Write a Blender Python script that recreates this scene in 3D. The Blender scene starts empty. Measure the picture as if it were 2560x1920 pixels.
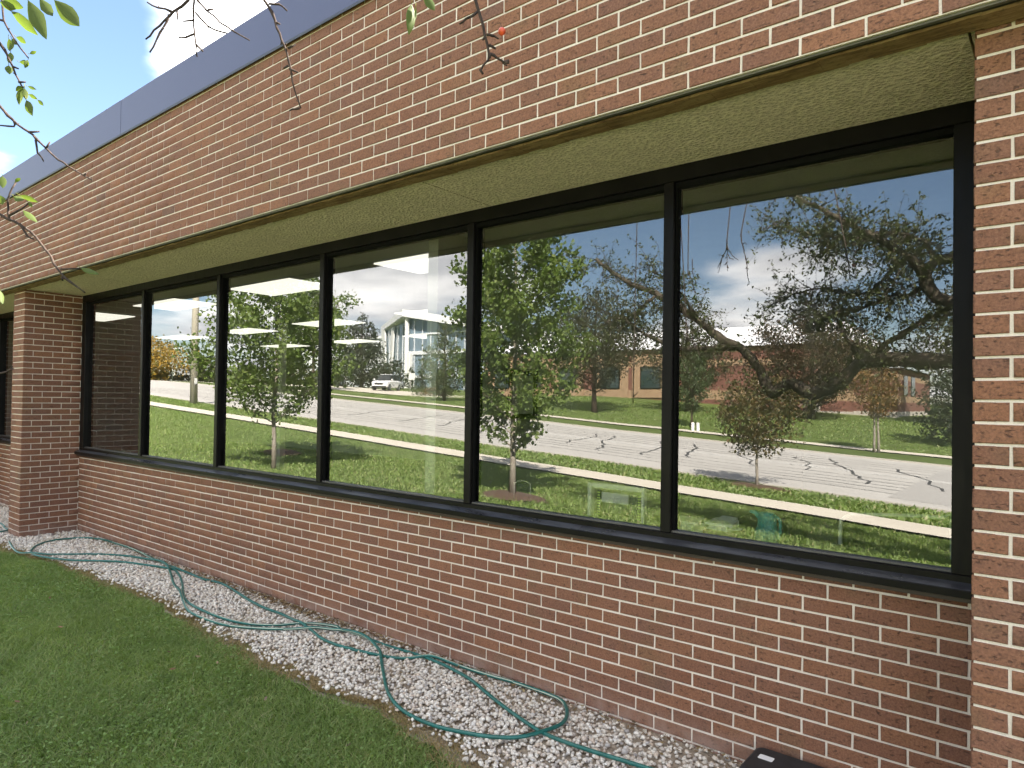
import bpy, math, random
import numpy as np
from mathutils import Vector, Matrix

# ------------------------------------------------------------------ camera, sky, sun, exposure
SC = bpy.context.scene
COL = SC.collection
cam_d = bpy.data.cameras.new("camera")
cam_d.sensor_width = 36.0
cam_d.lens = 24.248
cam_d.shift_x = 0.01727
cam_d.shift_y = 0.00629
cam_d.clip_start = 0.05
cam_d.clip_end = 3000.0
cam = bpy.data.objects.new("camera", cam_d)
COL.objects.link(cam)
CR = np.array([[0.76796745, 0.64030590, 0.01530827], [0.00268608, 0.02068093, -0.99978252], [-0.64048324, 0.76784155, 0.01416237]])
cam.matrix_world = Matrix(((CR[0][0], -CR[1][0], -CR[2][0], 0.295), (CR[0][1], -CR[1][1], -CR[2][1], -3.236),
                           (CR[0][2], -CR[1][2], -CR[2][2], 1.679), (0, 0, 0, 1)))
SC.camera = cam
SC.view_settings.view_transform = 'Standard'
SC.view_settings.look = 'None'
SC.view_settings.gamma = 1.0
SC.view_settings.use_curve_mapping = False
SC.view_settings.exposure = 3.0
SC.view_settings.use_white_balance = True
SC.view_settings.white_balance_temperature = 6800
SC.view_settings.white_balance_tint = 11
SC.render.engine = 'CYCLES'
SC.cycles.max_bounces = 10
SC.cycles.diffuse_bounces = 4
SC.cycles.glossy_bounces = 4
SC.cycles.transmission_bounces = 4
SC.cycles.transparent_max_bounces = 12
SC.cycles.sample_clamp_indirect = 6.0
SC.cycles.caustics_reflective = False
SC.cycles.caustics_refractive = False

SUN_AZ = math.atan2(0.65, 0.75)      # clockwise from +Y
SUN_EL = math.radians(44)
world = bpy.data.worlds.new("World")
SC.world = world
world.use_nodes = True


def sky_nodes():
    nt = world.node_tree
    N, L = nt.nodes, nt.links
    N.clear()
    out = N.new('ShaderNodeOutputWorld')
    bg = N.new('ShaderNodeBackground')
    bg.inputs['Strength'].default_value = 0.047
    L.new(bg.outputs[0], out.inputs[0])
    sky = N.new('ShaderNodeTexSky')
    sky.sky_type = 'NISHITA'
    sky.sun_disc = False
    sky.sun_elevation = SUN_EL
    sky.sun_rotation = SUN_AZ
    sky.air_density = 1.0
    sky.dust_density = 0.15
    sky.ozone_density = 2.6
    tc = N.new('ShaderNodeTexCoord')
    sep = N.new('ShaderNodeSeparateXYZ')
    L.new(tc.outputs['Generated'], sep.inputs[0])

    def math_(op, a, b=None, clamp=False):
        n = N.new('ShaderNodeMath')
        n.operation = op
        n.use_clamp = clamp
        for i, v in enumerate((a, b)):
            if v is None:
                continue
            if isinstance(v, (int, float)):
                n.inputs[i].default_value = v
            else:
                L.new(v, n.inputs[i])
        return n.outputs[0]

    def smooth(v, a, b, lo=0.0, hi=1.0):
        n = N.new('ShaderNodeMapRange')
        n.interpolation_type = 'SMOOTHSTEP'
        L.new(v, n.inputs[0])
        for i, x in enumerate((a, b, lo, hi)):
            n.inputs[i + 1].default_value = x
        return n.outputs[0]

    zc = math_('MAXIMUM', sep.outputs[2], 0.0)
    zz = math_('ADD', zc, 0.13)
    px = math_('DIVIDE', sep.outputs[0], zz)
    py = math_('DIVIDE', sep.outputs[1], zz)
    comb = N.new('ShaderNodeCombineXYZ')
    L.new(px, comb.inputs[0])
    L.new(py, comb.inputs[1])
    comb.inputs[2].default_value = 3.7
    n1 = N.new('ShaderNodeTexNoise')
    n1.inputs['Scale'].default_value = 1.25
    n1.inputs['Detail'].default_value = 6
    n1.inputs['Roughness'].default_value = 0.5
    L.new(comb.outputs[0], n1.inputs['Vector'])
    n2 = N.new('ShaderNodeTexNoise')
    n2.inputs['Scale'].default_value = 1.5
    n2.inputs['Detail'].default_value = 6
    mp = N.new('ShaderNodeMapping')
    mp.inputs['Location'].default_value = (5.2, 1.3, 0.4)
    L.new(comb.outputs[0], mp.inputs[0])
    L.new(mp.outputs[0], n2.inputs['Vector'])
    dens = n1.outputs[0]
    # where the cloud banks and the open blue lie in the sky (azimuth, elevation, half width in degrees, amount)
    for az, el, w, amt in ((148, 32, 17, 0.30), (163, 19, 12, -0.22), (172, 11, 10, 0.12), (120, 18, 22, 0.15),
                           (-117, 16, 13, -0.30), (-95, 17, 14, -0.20), (-110, 6.5, 10, 0.20), (-92, 6, 9, 0.08), (-142, 9, 16, 0.22), (-155, 5.5, 4, -0.14),
                           (-60, 30, 35, 0.10), (-120, 45, 25, 0.06), (180, 45, 20, 0.1)):
        a, e = math.radians(az), math.radians(el)
        dv = N.new('ShaderNodeVectorMath')
        dv.operation = 'DOT_PRODUCT'
        L.new(tc.outputs['Generated'], dv.inputs[0])
        dv.inputs[1].default_value = (math.cos(e) * math.cos(a), math.cos(e) * math.sin(a), math.sin(e))
        dens = math_('ADD', dens, smooth(dv.outputs['Value'], math.cos(math.radians(w)), 1.0, 0.0, amt))
    mask = smooth(dens, 0.43, 0.70)
    shade = smooth(math_('ADD', n2.outputs[0], math_('MULTIPLY', dens, 0.25)), 0.48, 0.80)
    cc = N.new('ShaderNodeMix')
    cc.data_type = 'RGBA'
    L.new(shade, cc.inputs['Factor'])
    cc.inputs['A'].default_value = (16.5, 16.4, 16.2, 1)
    cc.inputs['B'].default_value = (7.6, 7.8, 8.3, 1)
    ramp = N.new('ShaderNodeMix')
    ramp.data_type = 'RGBA'
    L.new(mask, ramp.inputs['Factor'])
    L.new(sky.outputs[0], ramp.inputs['A'])
    L.new(cc.outputs['Result'], ramp.inputs['B'])
    L.new(ramp.outputs['Result'], bg.inputs['Color'])


sky_nodes()
sun_d = bpy.data.lights.new("sun", 'SUN')
sun_d.energy = 5.0
sun_d.angle = math.radians(0.53)
sun_d.color = (1.0, 0.95, 0.86)
sun = bpy.data.objects.new("sun", sun_d)
COL.objects.link(sun)
_d = Vector((math.sin(SUN_AZ) * math.cos(SUN_EL), math.cos(SUN_AZ) * math.cos(SUN_EL), math.sin(SUN_EL)))
sun.rotation_euler = _d.to_track_quat('Z', 'Y').to_euler()
sun.location = _d * 40

# ------------------------------------------------------------------ helpers
RNG = np.random.default_rng(7)
random.seed(7)


class MB:
    """collects geometry and links it as ONE mesh object"""

    def __init__(self):
        self.v, self.f, self.m = [], [], []

    def face(self, pts, m=0):
        b = len(self.v)
        self.v += [tuple(p) for p in pts]
        self.f.append(tuple(range(b, b + len(pts))))
        self.m.append(m)

    def raw(self, vs, fs, m=0):
        b = len(self.v)
        self.v += [tuple(p) for p in vs]
        for f in fs:
            self.f.append(tuple(i + b for i in f))
            self.m.append(m)

    def box(self, x0, x1, y0, y1, z0, z1, m=0):
        vs = [(x0, y0, z0), (x1, y0, z0), (x1, y1, z0), (x0, y1, z0), (x0, y0, z1), (x1, y0, z1), (x1, y1, z1), (x0, y1, z1)]
        self.raw(vs, [(0, 3, 2, 1), (4, 5, 6, 7), (0, 1, 5, 4), (1, 2, 6, 5), (2, 3, 7, 6), (3, 0, 4, 7)], m)

    def bbox(self, x0, x1, y0, y1, z0, z1, b, m=0):
        """box with chamfered edges"""
        xs, ys, zs = (x0, x1), (y0, y1), (z0, z1)
        c = [((x0 + x1) / 2, (y0 + y1) / 2, (z0 + z1) / 2)][0]
        vs, idx = [], {}
        for i in (0, 1):
            for j in (0, 1):
                for k in (0, 1):
                    p = [xs[i], ys[j], zs[k]]
                    for ax in range(3):
                        q = list(p)
                        for a2 in range(3):
                            if a2 != ax:
                                q[a2] += b if q[a2] < c[a2] else -b
                        idx[(i, j, k, ax)] = len(vs)
                        vs.append(q)
        fs = []
        for ax in range(3):
            o = [a for a in range(3) if a != ax]
            for s in (0, 1):
                loop = []
                for (p, q) in ((0, 0), (1, 0), (1, 1), (0, 1)):
                    ii = [0, 0, 0]
                    ii[ax] = s
                    ii[o[0]] = p
                    ii[o[1]] = q
                    loop.append(idx[(*ii, ax)])
                flip = (s == 1) == (ax == 1)
                fs.append(tuple(reversed(loop)) if flip else tuple(loop))
        for ax in range(3):
            o = [a for a in range(3) if a != ax]
            for p in (0, 1):
                for q in (0, 1):
                    a = [0, 0, 0]
                    a[o[0]] = p
                    a[o[1]] = q
                    b2 = list(a)
                    b2[ax] = 1
                    fs.append((idx[(*a, o[0])], idx[(*b2, o[0])], idx[(*b2, o[1])], idx[(*a, o[1])]))
        for i in (0, 1):
            for j in (0, 1):
                for k in (0, 1):
                    fs.append((idx[(i, j, k, 0)], idx[(i, j, k, 1)], idx[(i, j, k, 2)]))
        self.raw(vs, fs, m)

    def tube(self, pts, rad, n=8, m=0, cap=True):
        pts = [np.array(p, float) for p in pts]
        if not hasattr(rad, '__len__'):
            rad = [rad] * len(pts)
        b = len(self.v)
        up = np.array([0.03, 0.05, 1.0])
        prev = None
        for i, p in enumerate(pts):
            t = pts[min(i + 1, len(pts) - 1)] - pts[max(i - 1, 0)]
            t = t / (np.linalg.norm(t) + 1e-9)
            if prev is None:
                a = np.cross(t, up)
                if np.linalg.norm(a) < 0.05:
                    a = np.cross(t, np.array([1.0, 0, 0]))
            else:
                a = prev - t * np.dot(prev, t)
            a = a / (np.linalg.norm(a) + 1e-9)
            prev = a
            c = np.cross(t, a)
            for k in range(n):
                an = 2 * math.pi * k / n
                self.v.append(tuple(p + rad[i] * (a * math.cos(an) + c * math.sin(an))))
        for i in range(len(pts) - 1):
            for k in range(n):
                k2 = (k + 1) % n
                self.f.append((b + i * n + k, b + i * n + k2, b + (i + 1) * n + k2, b + (i + 1) * n + k))
                self.m.append(m)
        if cap:
            self.f.append(tuple(b + k for k in range(n))[::-1])
            self.m.append(m)
            e = b + (len(pts) - 1) * n
            self.f.append(tuple(e + k for k in range(n)))
            self.m.append(m)

    def cyl(self, x, y, z0, z1, r0, r1=None, n=14, m=0):
        self.tube([(x, y, z0), (x, y, z1)], [r0, r0 if r1 is None else r1], n, m)

    def build(self, name, mats, parent=None, smooth=False):
        me = bpy.data.meshes.new(name)
        me.from_pydata(self.v, [], self.f)
        if not isinstance(mats, (list, tuple)):
            mats = [mats]
        for mm in mats:
            me.materials.append(mm)
        if len(mats) > 1:
            me.polygons.foreach_set('material_index', self.m)
        if smooth:
            me.polygons.foreach_set('use_smooth', [True] * len(self.f))
        me.update()
        return link(name, me, parent)


def link(name, me, parent=None):
    o = bpy.data.objects.new(name, me)
    COL.objects.link(o)
    if parent is not None:
        o.parent = parent
        if parent.type == 'EMPTY':
            o.matrix_parent_inverse = Matrix.Translation(-parent.location)
    return o


def npmesh(name, V, F, mats, parent=None, smooth=False, midx=None):
    """V (n,3) float, F (m,k) int"""
    me = bpy.data.meshes.new(name)
    V = np.ascontiguousarray(V, dtype=np.float32)
    F = np.ascontiguousarray(F, dtype=np.int32)
    k = F.shape[1]
    me.vertices.add(len(V))
    me.vertices.foreach_set('co', V.ravel())
    me.loops.add(F.size)
    me.loops.foreach_set('vertex_index', F.ravel())
    me.polygons.add(len(F))
    me.polygons.foreach_set('loop_start', np.arange(0, F.size, k, dtype=np.int32))
    me.polygons.foreach_set('loop_total', np.full(len(F), k, dtype=np.int32))
    if not isinstance(mats, (list, tuple)):
        mats = [mats]
    for mm in mats:
        me.materials.append(mm)
    if midx is not None:
        me.polygons.foreach_set('material_index', np.ascontiguousarray(midx, dtype=np.int32))
    if smooth:
        me.polygons.foreach_set('use_smooth', np.ones(len(F), dtype=bool))
    me.update(calc_edges=True)
    me.validate()
    return link(name, me, parent)


def empty(name, loc, label, cat, group=None):
    o = bpy.data.objects.new(name, None)
    COL.objects.link(o)
    o.location = loc
    o.empty_display_size = 0.2
    return tag(o, label, cat, group)


def tag(o, label=None, cat=None, group=None, kind=None):
    if label:
        o['label'] = label
    if cat:
        o['category'] = cat
    if group:
        o['group'] = group
    if kind:
        o['kind'] = kind
    return o


# ------------------------------------------------------------------ materials
class NT:
    def __init__(self, name):
        self.mat = bpy.data.materials.new(name)
        self.mat.use_nodes = True
        self.t = self.mat.node_tree
        self.N, self.L = self.t.nodes, self.t.links
        self.b = self.N['Principled BSDF']
        self.out = self.N['Material Output']

    def new(self, typ, **kw):
        n = self.N.new(typ)
        for k, v in kw.items():
            setattr(n, k, v)
        return n

    def set(self, n, key, v):
        s = n.inputs[key]
        if isinstance(v, bpy.types.NodeSocket):
            self.L.new(v, s)
        else:
            s.default_value = v

    def obj(self):
        return self.new('ShaderNodeTexCoord').outputs['Object']

    def geo(self):
        return self.new('ShaderNodeNewGeometry')

    def pos(self):
        return self.geo().outputs['Position']

    def noise(self, vec, scale, detail=4, rough=0.55, out=0, sc=None):
        if sc:
            mp = self.new('ShaderNodeMapping')
            mp.inputs['Scale'].default_value = sc
            self.L.new(vec, mp.inputs[0])
            vec = mp.outputs[0]
        n = self.new('ShaderNodeTexNoise')
        n.inputs['Scale'].default_value = scale
        n.inputs['Detail'].default_value = detail
        n.inputs['Roughness'].default_value = rough
        self.L.new(vec, n.inputs['Vector'])
        return n.outputs[out]

    def ramp(self, fac, stops, interp='LINEAR'):
        r = self.new('ShaderNodeValToRGB')
        r.color_ramp.interpolation = interp
        el = r.color_ramp.elements
        while len(el) < len(stops):
            el.new(0.5)
        for e, (p, c) in zip(el, stops):
            e.position = p
            e.color = (*c, 1) if len(c) == 3 else c
        self.L.new(fac, r.inputs[0])
        return r.outputs[0]

    def range(self, v, a, b, lo=0.0, hi=1.0):
        n = self.new('ShaderNodeMapRange')
        self.L.new(v, n.inputs[0])
        for i, x in enumerate((a, b, lo, hi)):
            n.inputs[i + 1].default_value = x
        return n.outputs[0]

    def mix(self, fac, a, b, mode='MIX'):
        n = self.new('ShaderNodeMix', data_type='RGBA', blend_type=mode)
        for key, v in (('Factor', fac), ('A', a), ('B', b)):
            s = n.inputs[key] if key != 'Factor' else n.inputs[0]
            if isinstance(v, bpy.types.NodeSocket):
                self.L.new(v, n.inputs[0] if key == 'Factor' else n.inputs[6 if key == 'A' else 7])
            else:
                if key == 'Factor':
                    n.inputs[0].default_value = v
                else:
                    n.inputs[6 if key == 'A' else 7].default_value = (*v, 1) if len(v) == 3 else v
        return n.outputs[2]

    def m(self, op, a, b=0.0, clamp=False):
        n = self.new('ShaderNodeMath', operation=op, use_clamp=clamp)
        for i, v in enumerate((a, b)):
            if isinstance(v, bpy.types.NodeSocket):
                self.L.new(v, n.inputs[i])
            else:
                n.inputs[i].default_value = v
        return n.outputs[0]

    def bump(self, h, strength, dist):
        n = self.new('ShaderNodeBump')
        n.inputs['Strength'].default_value = strength
        n.inputs['Distance'].default_value = dist
        self.L.new(h, n.inputs['Height'])
        self.L.new(n.outputs[0], self.b.inputs['Normal'])
        return n

    def base(self, c, rough=0.8, metal=0.0, spec=0.5):
        self.set(self.b, 'Base Color', c if isinstance(c, bpy.types.NodeSocket) else (*c, 1))
        self.set(self.b, 'Roughness', rough)
        self.set(self.b, 'Metallic', metal)
        self.set(self.b, 'Specular IOR Level', spec)
        return self.mat


def simple(name, c, rough=0.6, metal=0.0, spec=0.5, var=0.12, scale=6.0, bump=0.0):
    t = NT(name)
    v = t.noise(t.pos(), scale, 5)
    col = t.mix(t.range(v, 0.3, 0.7), tuple(x * (1 - var) for x in c), tuple(min(1, x * (1 + var)) for x in c))
    if bump:
        t.bump(t.noise(t.pos(), scale * 8, 4), 0.4, bump)
    return t.base(col, rough, metal, spec)


def brick_mat(island):
    t = NT('brick_clay_joined' if island else 'brick_clay')
    if island:
        r = t.geo().outputs['Random Per Island']
    else:
        r = t.new('ShaderNodeObjectInfo').outputs['Random']
    P = t.pos()
    colr = t.ramp(r, [(0.0, (0.232, 0.108, 0.066)), (0.16, (0.205, 0.093, 0.060)), (0.32, (0.255, 0.118, 0.069)), (0.48, (0.188, 0.090, 0.063)),
                      (0.62, (0.222, 0.104, 0.066)), (0.74, (0.268, 0.123, 0.070)), (0.86, (0.190, 0.093, 0.063)), (0.96, (0.216, 0.102, 0.067)), (1.0, (0.155, 0.087, 0.066))])
    # a second slow tone along the wall so that neighbours blend within one brick
    big = t.noise(P, 7.5, 3)
    colr = t.mix(t.range(big, 0.4, 0.66, 0, 0.45), colr, (0.215, 0.092, 0.050))
    olive = t.noise(P, 4.1, 2)
    colr = t.mix(t.range(olive, 0.58, 0.72, 0, 0.45), colr, (0.175, 0.108, 0.058))
    fine = t.noise(P, 120, 6, 0.75)
    colr = t.mix(t.range(fine, 0.38, 0.50, 0.62, 0), colr, (0.075, 0.044, 0.034))
    colr = t.mix(t.range(fine, 0.53, 0.66, 0, 0.42), colr, (0.36, 0.20, 0.13))
    # short drag scratches of the wire-cut face
    scr = t.noise(P, 80, 3, 0.5, sc=(0.55, 0.55, 1.3))
    scr2 = t.noise(P, 26, 2, 0.5)
    dark = t.m('MULTIPLY', t.range(scr, 0.585, 0.645), t.range(scr2, 0.44, 0.54))
    colr = t.mix(t.m('MULTIPLY', dark, 0.6), colr, (0.055, 0.034, 0.028))
    # lime and splashed dust on the lowest courses
    sep = t.new('ShaderNodeSeparateXYZ')
    t.L.new(P, sep.inputs[0])
    low = t.m('MULTIPLY', t.range(sep.outputs[2], 0.16, 0.02), t.range(t.noise(P, 9, 5), 0.3, 0.65))
    colr = t.mix(t.m('MULTIPLY', low, 0.55, True), colr, (0.36, 0.27, 0.23))
    h = t.m('ADD', t.m('MULTIPLY', fine, 0.5), t.m('MULTIPLY', dark, -0.9))
    t.bump(h, 0.9, 0.004)
    return t.base(colr, 0.88, 0, 0.25)


def mortar_mat():
    t = NT('mortar')
    P = t.pos()
    n = t.noise(P, 190, 4, 0.7)
    n2 = t.noise(P, 3, 4)
    c = t.mix(t.range(n, 0.3, 0.7), (0.64, 0.56, 0.48), (0.80, 0.72, 0.635))
    c = t.mix(t.range(n2, 0.45, 0.75, 0, 0.35), c, (0.56, 0.48, 0.40))
    t.bump(n, 0.6, 0.003)
    return t.base(c, 0.95, 0, 0.2)


def leaf_mat(name, cols, trans=0.35, rough=0.55, patchy=False):
    t = NT(name)
    r = t.geo().outputs['Random Per Island']
    n = len(cols)
    c = t.ramp(r, [(i / (n - 1), cc) for i, cc in enumerate(cols)])
    if patchy:      # thicker and thinner, drier and greener areas of turf
        P = t.pos()
        c = t.mix(t.range(t.noise(P, 2.2, 5, 0.65), 0.40, 0.62, 0, 0.4), c, (0.115, 0.195, 0.050))
        c = t.mix(t.range(t.noise(P, 0.9, 4, 0.6), 0.50, 0.72, 0, 0.5), c, (0.33, 0.41, 0.13))
    t.base(c, rough, 0, 0.35)
    tr = t.new('ShaderNodeBsdfTranslucent')
    c2 = t.mix(1.0, c, (1.15, 1.25, 0.55), 'MULTIPLY')
    t.L.new(c2, tr.inputs[0])
    mx = t.new('ShaderNodeMixShader')
    mx.inputs[0].default_value = trans
    t.L.new(t.b.outputs[0], mx.inputs[1])
    t.L.new(tr.outputs[0], mx.inputs[2])
    t.L.new(mx.outputs[0], t.out.inputs[0])
    return t.mat


def bark_mat(name, c0, c1, scale=30):
    t = NT(name)
    P = t.pos()
    n = t.noise(P, scale, 5, 0.65, sc=(1, 1, 0.35))
    t.bump(n, 0.8, 0.012)
    return t.base(t.mix(t.range(n, 0.35, 0.65), c0, c1), 0.9, 0, 0.2)


def glass_mat():
    t = NT('tinted_window_glass')
    N, L = t.N, t.L
    N.remove(t.b)
    gl = t.new('ShaderNodeBsdfGlossy')
    gl.inputs['Color'].default_value = (0.97, 0.985, 1.0, 1)
    gl.inputs['Roughness'].default_value = 0.0
    tr = t.new('ShaderNodeBsdfTransparent')
    tr.inputs['Color'].default_value = (0.80, 0.83, 0.80, 1)
    P = t.pos()
    wob = t.noise(P, 1.1, 1, 0.4)
    bp = t.new('ShaderNodeBump')
    bp.inputs['Strength'].default_value = 0.047
    bp.inputs['Distance'].default_value = 0.012
    L.new(wob, bp.inputs['Height'])
    L.new(bp.outputs[0], gl.inputs['Normal'])
    fr = t.new('ShaderNodeFresnel')
    fr.inputs['IOR'].default_value = 1.55
    # solar coating: a base reflectance on top of plain Fresnel
    fac = t.m('ADD', t.m('MULTIPLY', fr.outputs[0], 0.85), 0.118, True)
    mx = t.new('ShaderNodeMixShader')
    L.new(fac, mx.inputs[0])
    L.new(tr.outputs[0], mx.inputs[1])
    L.new(gl.outputs[0], mx.inputs[2])
    # a thin film of dried rain and dust
    df = t.new('ShaderNodeBsdfDiffuse')
    df.inputs['Color'].default_value = (0.5, 0.5, 0.48, 1)
    st = t.noise(P, 9, 5, 0.6, sc=(1.6, 1, 0.12))
    bl = t.noise(P, 3.2, 4, 0.6)
    dirt = t.m('MULTIPLY', t.range(st, 0.45, 0.8), t.range(bl, 0.35, 0.75))
    mx2 = t.new('ShaderNodeMixShader')
    L.new(t.m('MULTIPLY', dirt, 0.06), mx2.inputs[0])
    L.new(mx.outputs[0], mx2.inputs[1])
    L.new(df.outputs[0], mx2.inputs[2])
    L.new(mx2.outputs[0], t.out.inputs[0])
    return t.mat


def clear_mat():
    t = NT('clear_glass_back')
    t.N.remove(t.b)
    tr = t.new('ShaderNodeBsdfTransparent')
    tr.inputs['Color'].default_value = (0.97, 0.98, 0.97, 1)
    t.L.new(tr.outputs[0], t.out.inputs[0])
    return t.mat


def far_glass(name, c):
    t = NT(name)
    return t.base(c, 0.06, 0.0, 1.0)


def emis(name, c, s):
    t = NT(name)
    t.set(t.b, 'Emission Color', (*c, 1))
    t.set(t.b, 'Emission Strength', s)
    return t.base(c, 0.5)


def soffit_mat():
    t = NT('stucco')
    P = t.pos()
    v = t.new('ShaderNodeTexVoronoi')
    v.inputs['Scale'].default_value = 58
    t.L.new(P, v.inputs['Vector'])
    n = t.noise(P, 120, 4, 0.7)
    h = t.m('ADD', t.m('MULTIPLY', v.outputs['Distance'], 0.8), t.m('MULTIPLY', n, 0.7))
    c = t.mix(t.range(h, 0.35, 0.95), (0.60, 0.485, 0.375), (0.95, 0.82, 0.66))
    big = t.noise(P, 2.5, 4)
    c = t.mix(t.range(big, 0.45, 0.75, 0, 0.3), c, (0.66, 0.55, 0.43))
    t.bump(h, 1.0, 0.012)
    return t.base(c, 0.95, 0, 0.1)


def rust_mat():
    t = NT('stained_lintel_paint')
    P = t.pos()
    n = t.noise(P, 7, 6, 0.7, sc=(1, 6, 6))
    n2 = t.noise(P, 60, 4)
    c = t.ramp(n, [(0.3, (0.075, 0.038, 0.016)), (0.45, (0.20, 0.115, 0.048)), (0.6, (0.31, 0.205, 0.10)), (0.75, (0.17, 0.085, 0.032))])
    c = t.mix(t.range(n2, 0.58, 0.7, 0, 0.7), c, (0.05, 0.035, 0.02))
    t.bump(n2, 0.6, 0.004)
    return t.base(c, 0.85)


def coping_mat():
    t = NT('coping_metal')
    P = t.pos()
    n = t.noise(P, 900, 2)
    c = t.mix(t.range(n, 0.35, 0.65), (0.074, 0.083, 0.150), (0.098, 0.108, 0.188))
    return t.base(c, 0.5, 0.0, 0.35)


def frame_mat():
    t = NT('bronze_black_aluminium')
    P = t.pos()
    n = t.noise(P, 5, 4)
    n2 = t.noise(P, 40, 3, sc=(1, 1, 0.1))
    c = t.mix(t.range(n, 0.4, 0.7), (0.0045, 0.004, 0.0038), (0.008, 0.0072, 0.007))
    r = t.range(n2, 0.3, 0.7, 0.30, 0.48)
    t.base(c, 0.4, 0.0, 0.14)
    t.L.new(r, t.b.inputs['Roughness'])
    return t.mat


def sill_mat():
    t = NT('weathered_sky_toned_sill')
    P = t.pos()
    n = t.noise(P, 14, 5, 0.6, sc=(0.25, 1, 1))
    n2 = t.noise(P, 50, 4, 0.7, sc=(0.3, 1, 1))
    c = t.mix(t.range(n, 0.45, 0.7), (0.030, 0.031, 0.037), (0.080, 0.085, 0.102))  # grey-blue of dust and of reflected sky, both put into the slope's colour
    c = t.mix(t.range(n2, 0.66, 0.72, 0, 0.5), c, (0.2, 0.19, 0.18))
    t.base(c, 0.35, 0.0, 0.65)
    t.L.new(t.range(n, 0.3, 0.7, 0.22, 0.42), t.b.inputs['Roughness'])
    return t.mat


def lawn_mat():
    t = NT('lawn_turf')
    P = t.pos()
    n = t.noise(P, 1.3, 5)
    n2 = t.noise(P, 45, 5, 0.7)
    n3 = t.noise(P, 0.16, 4)
    c = t.mix(t.range(n, 0.35, 0.65), (0.098, 0.132, 0.040), (0.138, 0.178, 0.055))
    c = t.mix(t.range(n2, 0.3, 0.7, 0, 0.7), c, (0.055, 0.092, 0.020))
    c = t.mix(t.range(n3, 0.45, 0.7, 0, 0.5), c, (0.150, 0.190, 0.055))
    t.bump(n2, 0.9, 0.04)
    return t.base(c, 0.9, 0, 0.15)


def road_mat():
    t = NT('pale_worn_asphalt')
    P = t.pos()
    lane = t.noise(P, 1.0, 4, 0.6, sc=(0.02, 1.6, 1))
    fine = t.noise(P, 30, 4, 0.7)
    big = t.noise(P, 0.25, 4)
    c = t.mix(t.range(fine, 0.3, 0.7), (0.37, 0.355, 0.33), (0.46, 0.44, 0.41))
    c = t.mix(t.range(big, 0.4, 0.7, 0, 0.35), c, (0.50, 0.48, 0.45))
    # tar-filled lengthwise seams worn thin
    w = t.noise(P, 1.0, 5, 0.5, sc=(0.045, 3.2, 1))
    seam = t.m('MULTIPLY', t.range(w, 0.495, 0.503), t.range(w, 0.515, 0.507))
    c = t.mix(t.m('MULTIPLY', seam, 0.5), c, (0.06, 0.058, 0.056))
    c = t.mix(t.range(lane, 0.55, 0.7, 0, 0.3), c, (0.32, 0.305, 0.285))
    return t.base(c, 0.9, 0, 0.2)


def walk_mat():
    t = NT('sidewalk_concrete')
    P = t.pos()
    n = t.noise(P, 12, 5, 0.6)
    n2 = t.noise(P, 0.7, 3)
    c = t.mix(t.range(n, 0.3, 0.7), (0.50, 0.46, 0.385), (0.58, 0.535, 0.45))
    c = t.mix(t.range(n2, 0.45, 0.7, 0, 0.3), c, (0.42, 0.385, 0.32))
    return t.base(c, 0.92, 0, 0.2)


def gravel_mat():
    t = NT('river_stone')
    r = t.geo().outputs['Random Per Island']
    P = t.pos()
    c = t.ramp(r, [(0.0, (0.62, 0.56, 0.48)), (0.18, (0.78, 0.73, 0.65)), (0.34, (0.50, 0.44, 0.38)), (0.48, (0.84, 0.80, 0.72)), (0.62, (0.62, 0.52, 0.41)),
                   (0.74, (0.80, 0.76, 0.70)), (0.84, (0.46, 0.43, 0.41)), (0.93, (0.66, 0.53, 0.42)), (1.0, (0.30, 0.28, 0.27))])
    n = t.noise(P, 120, 4, 0.6)
    c = t.mix(t.range(n, 0.35, 0.6, 0.35, 0), c, (0.46, 0.39, 0.31))
    t.bump(n, 0.4, 0.002)
    return t.base(c, 0.8, 0, 0.3)


def soil_mat():
    t = NT('bed_soil')
    P = t.pos()
    n = t.noise(P, 60, 5, 0.7)
    c = t.mix(t.range(n, 0.3, 0.7), (0.20, 0.16, 0.12), (0.44, 0.37, 0.29))
    t.bump(n, 0.8, 0.01)
    return t.base(c, 0.95, 0, 0.1)


def hose_mat():
    t = NT('green_hose')
    uv = t.new('ShaderNodeUVMap')
    P = t.pos()
    n = t.noise(P, 25, 4)
    c = t.mix(t.range(n, 0.3, 0.7), (0.006, 0.088, 0.072), (0.012, 0.135, 0.115))
    d = t.noise(P, 5, 3)
    c = t.mix(t.range(d, 0.5, 0.75, 0, 0.35), c, (0.10, 0.17, 0.14))
    return t.base(c, 0.38, 0, 0.5)


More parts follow.
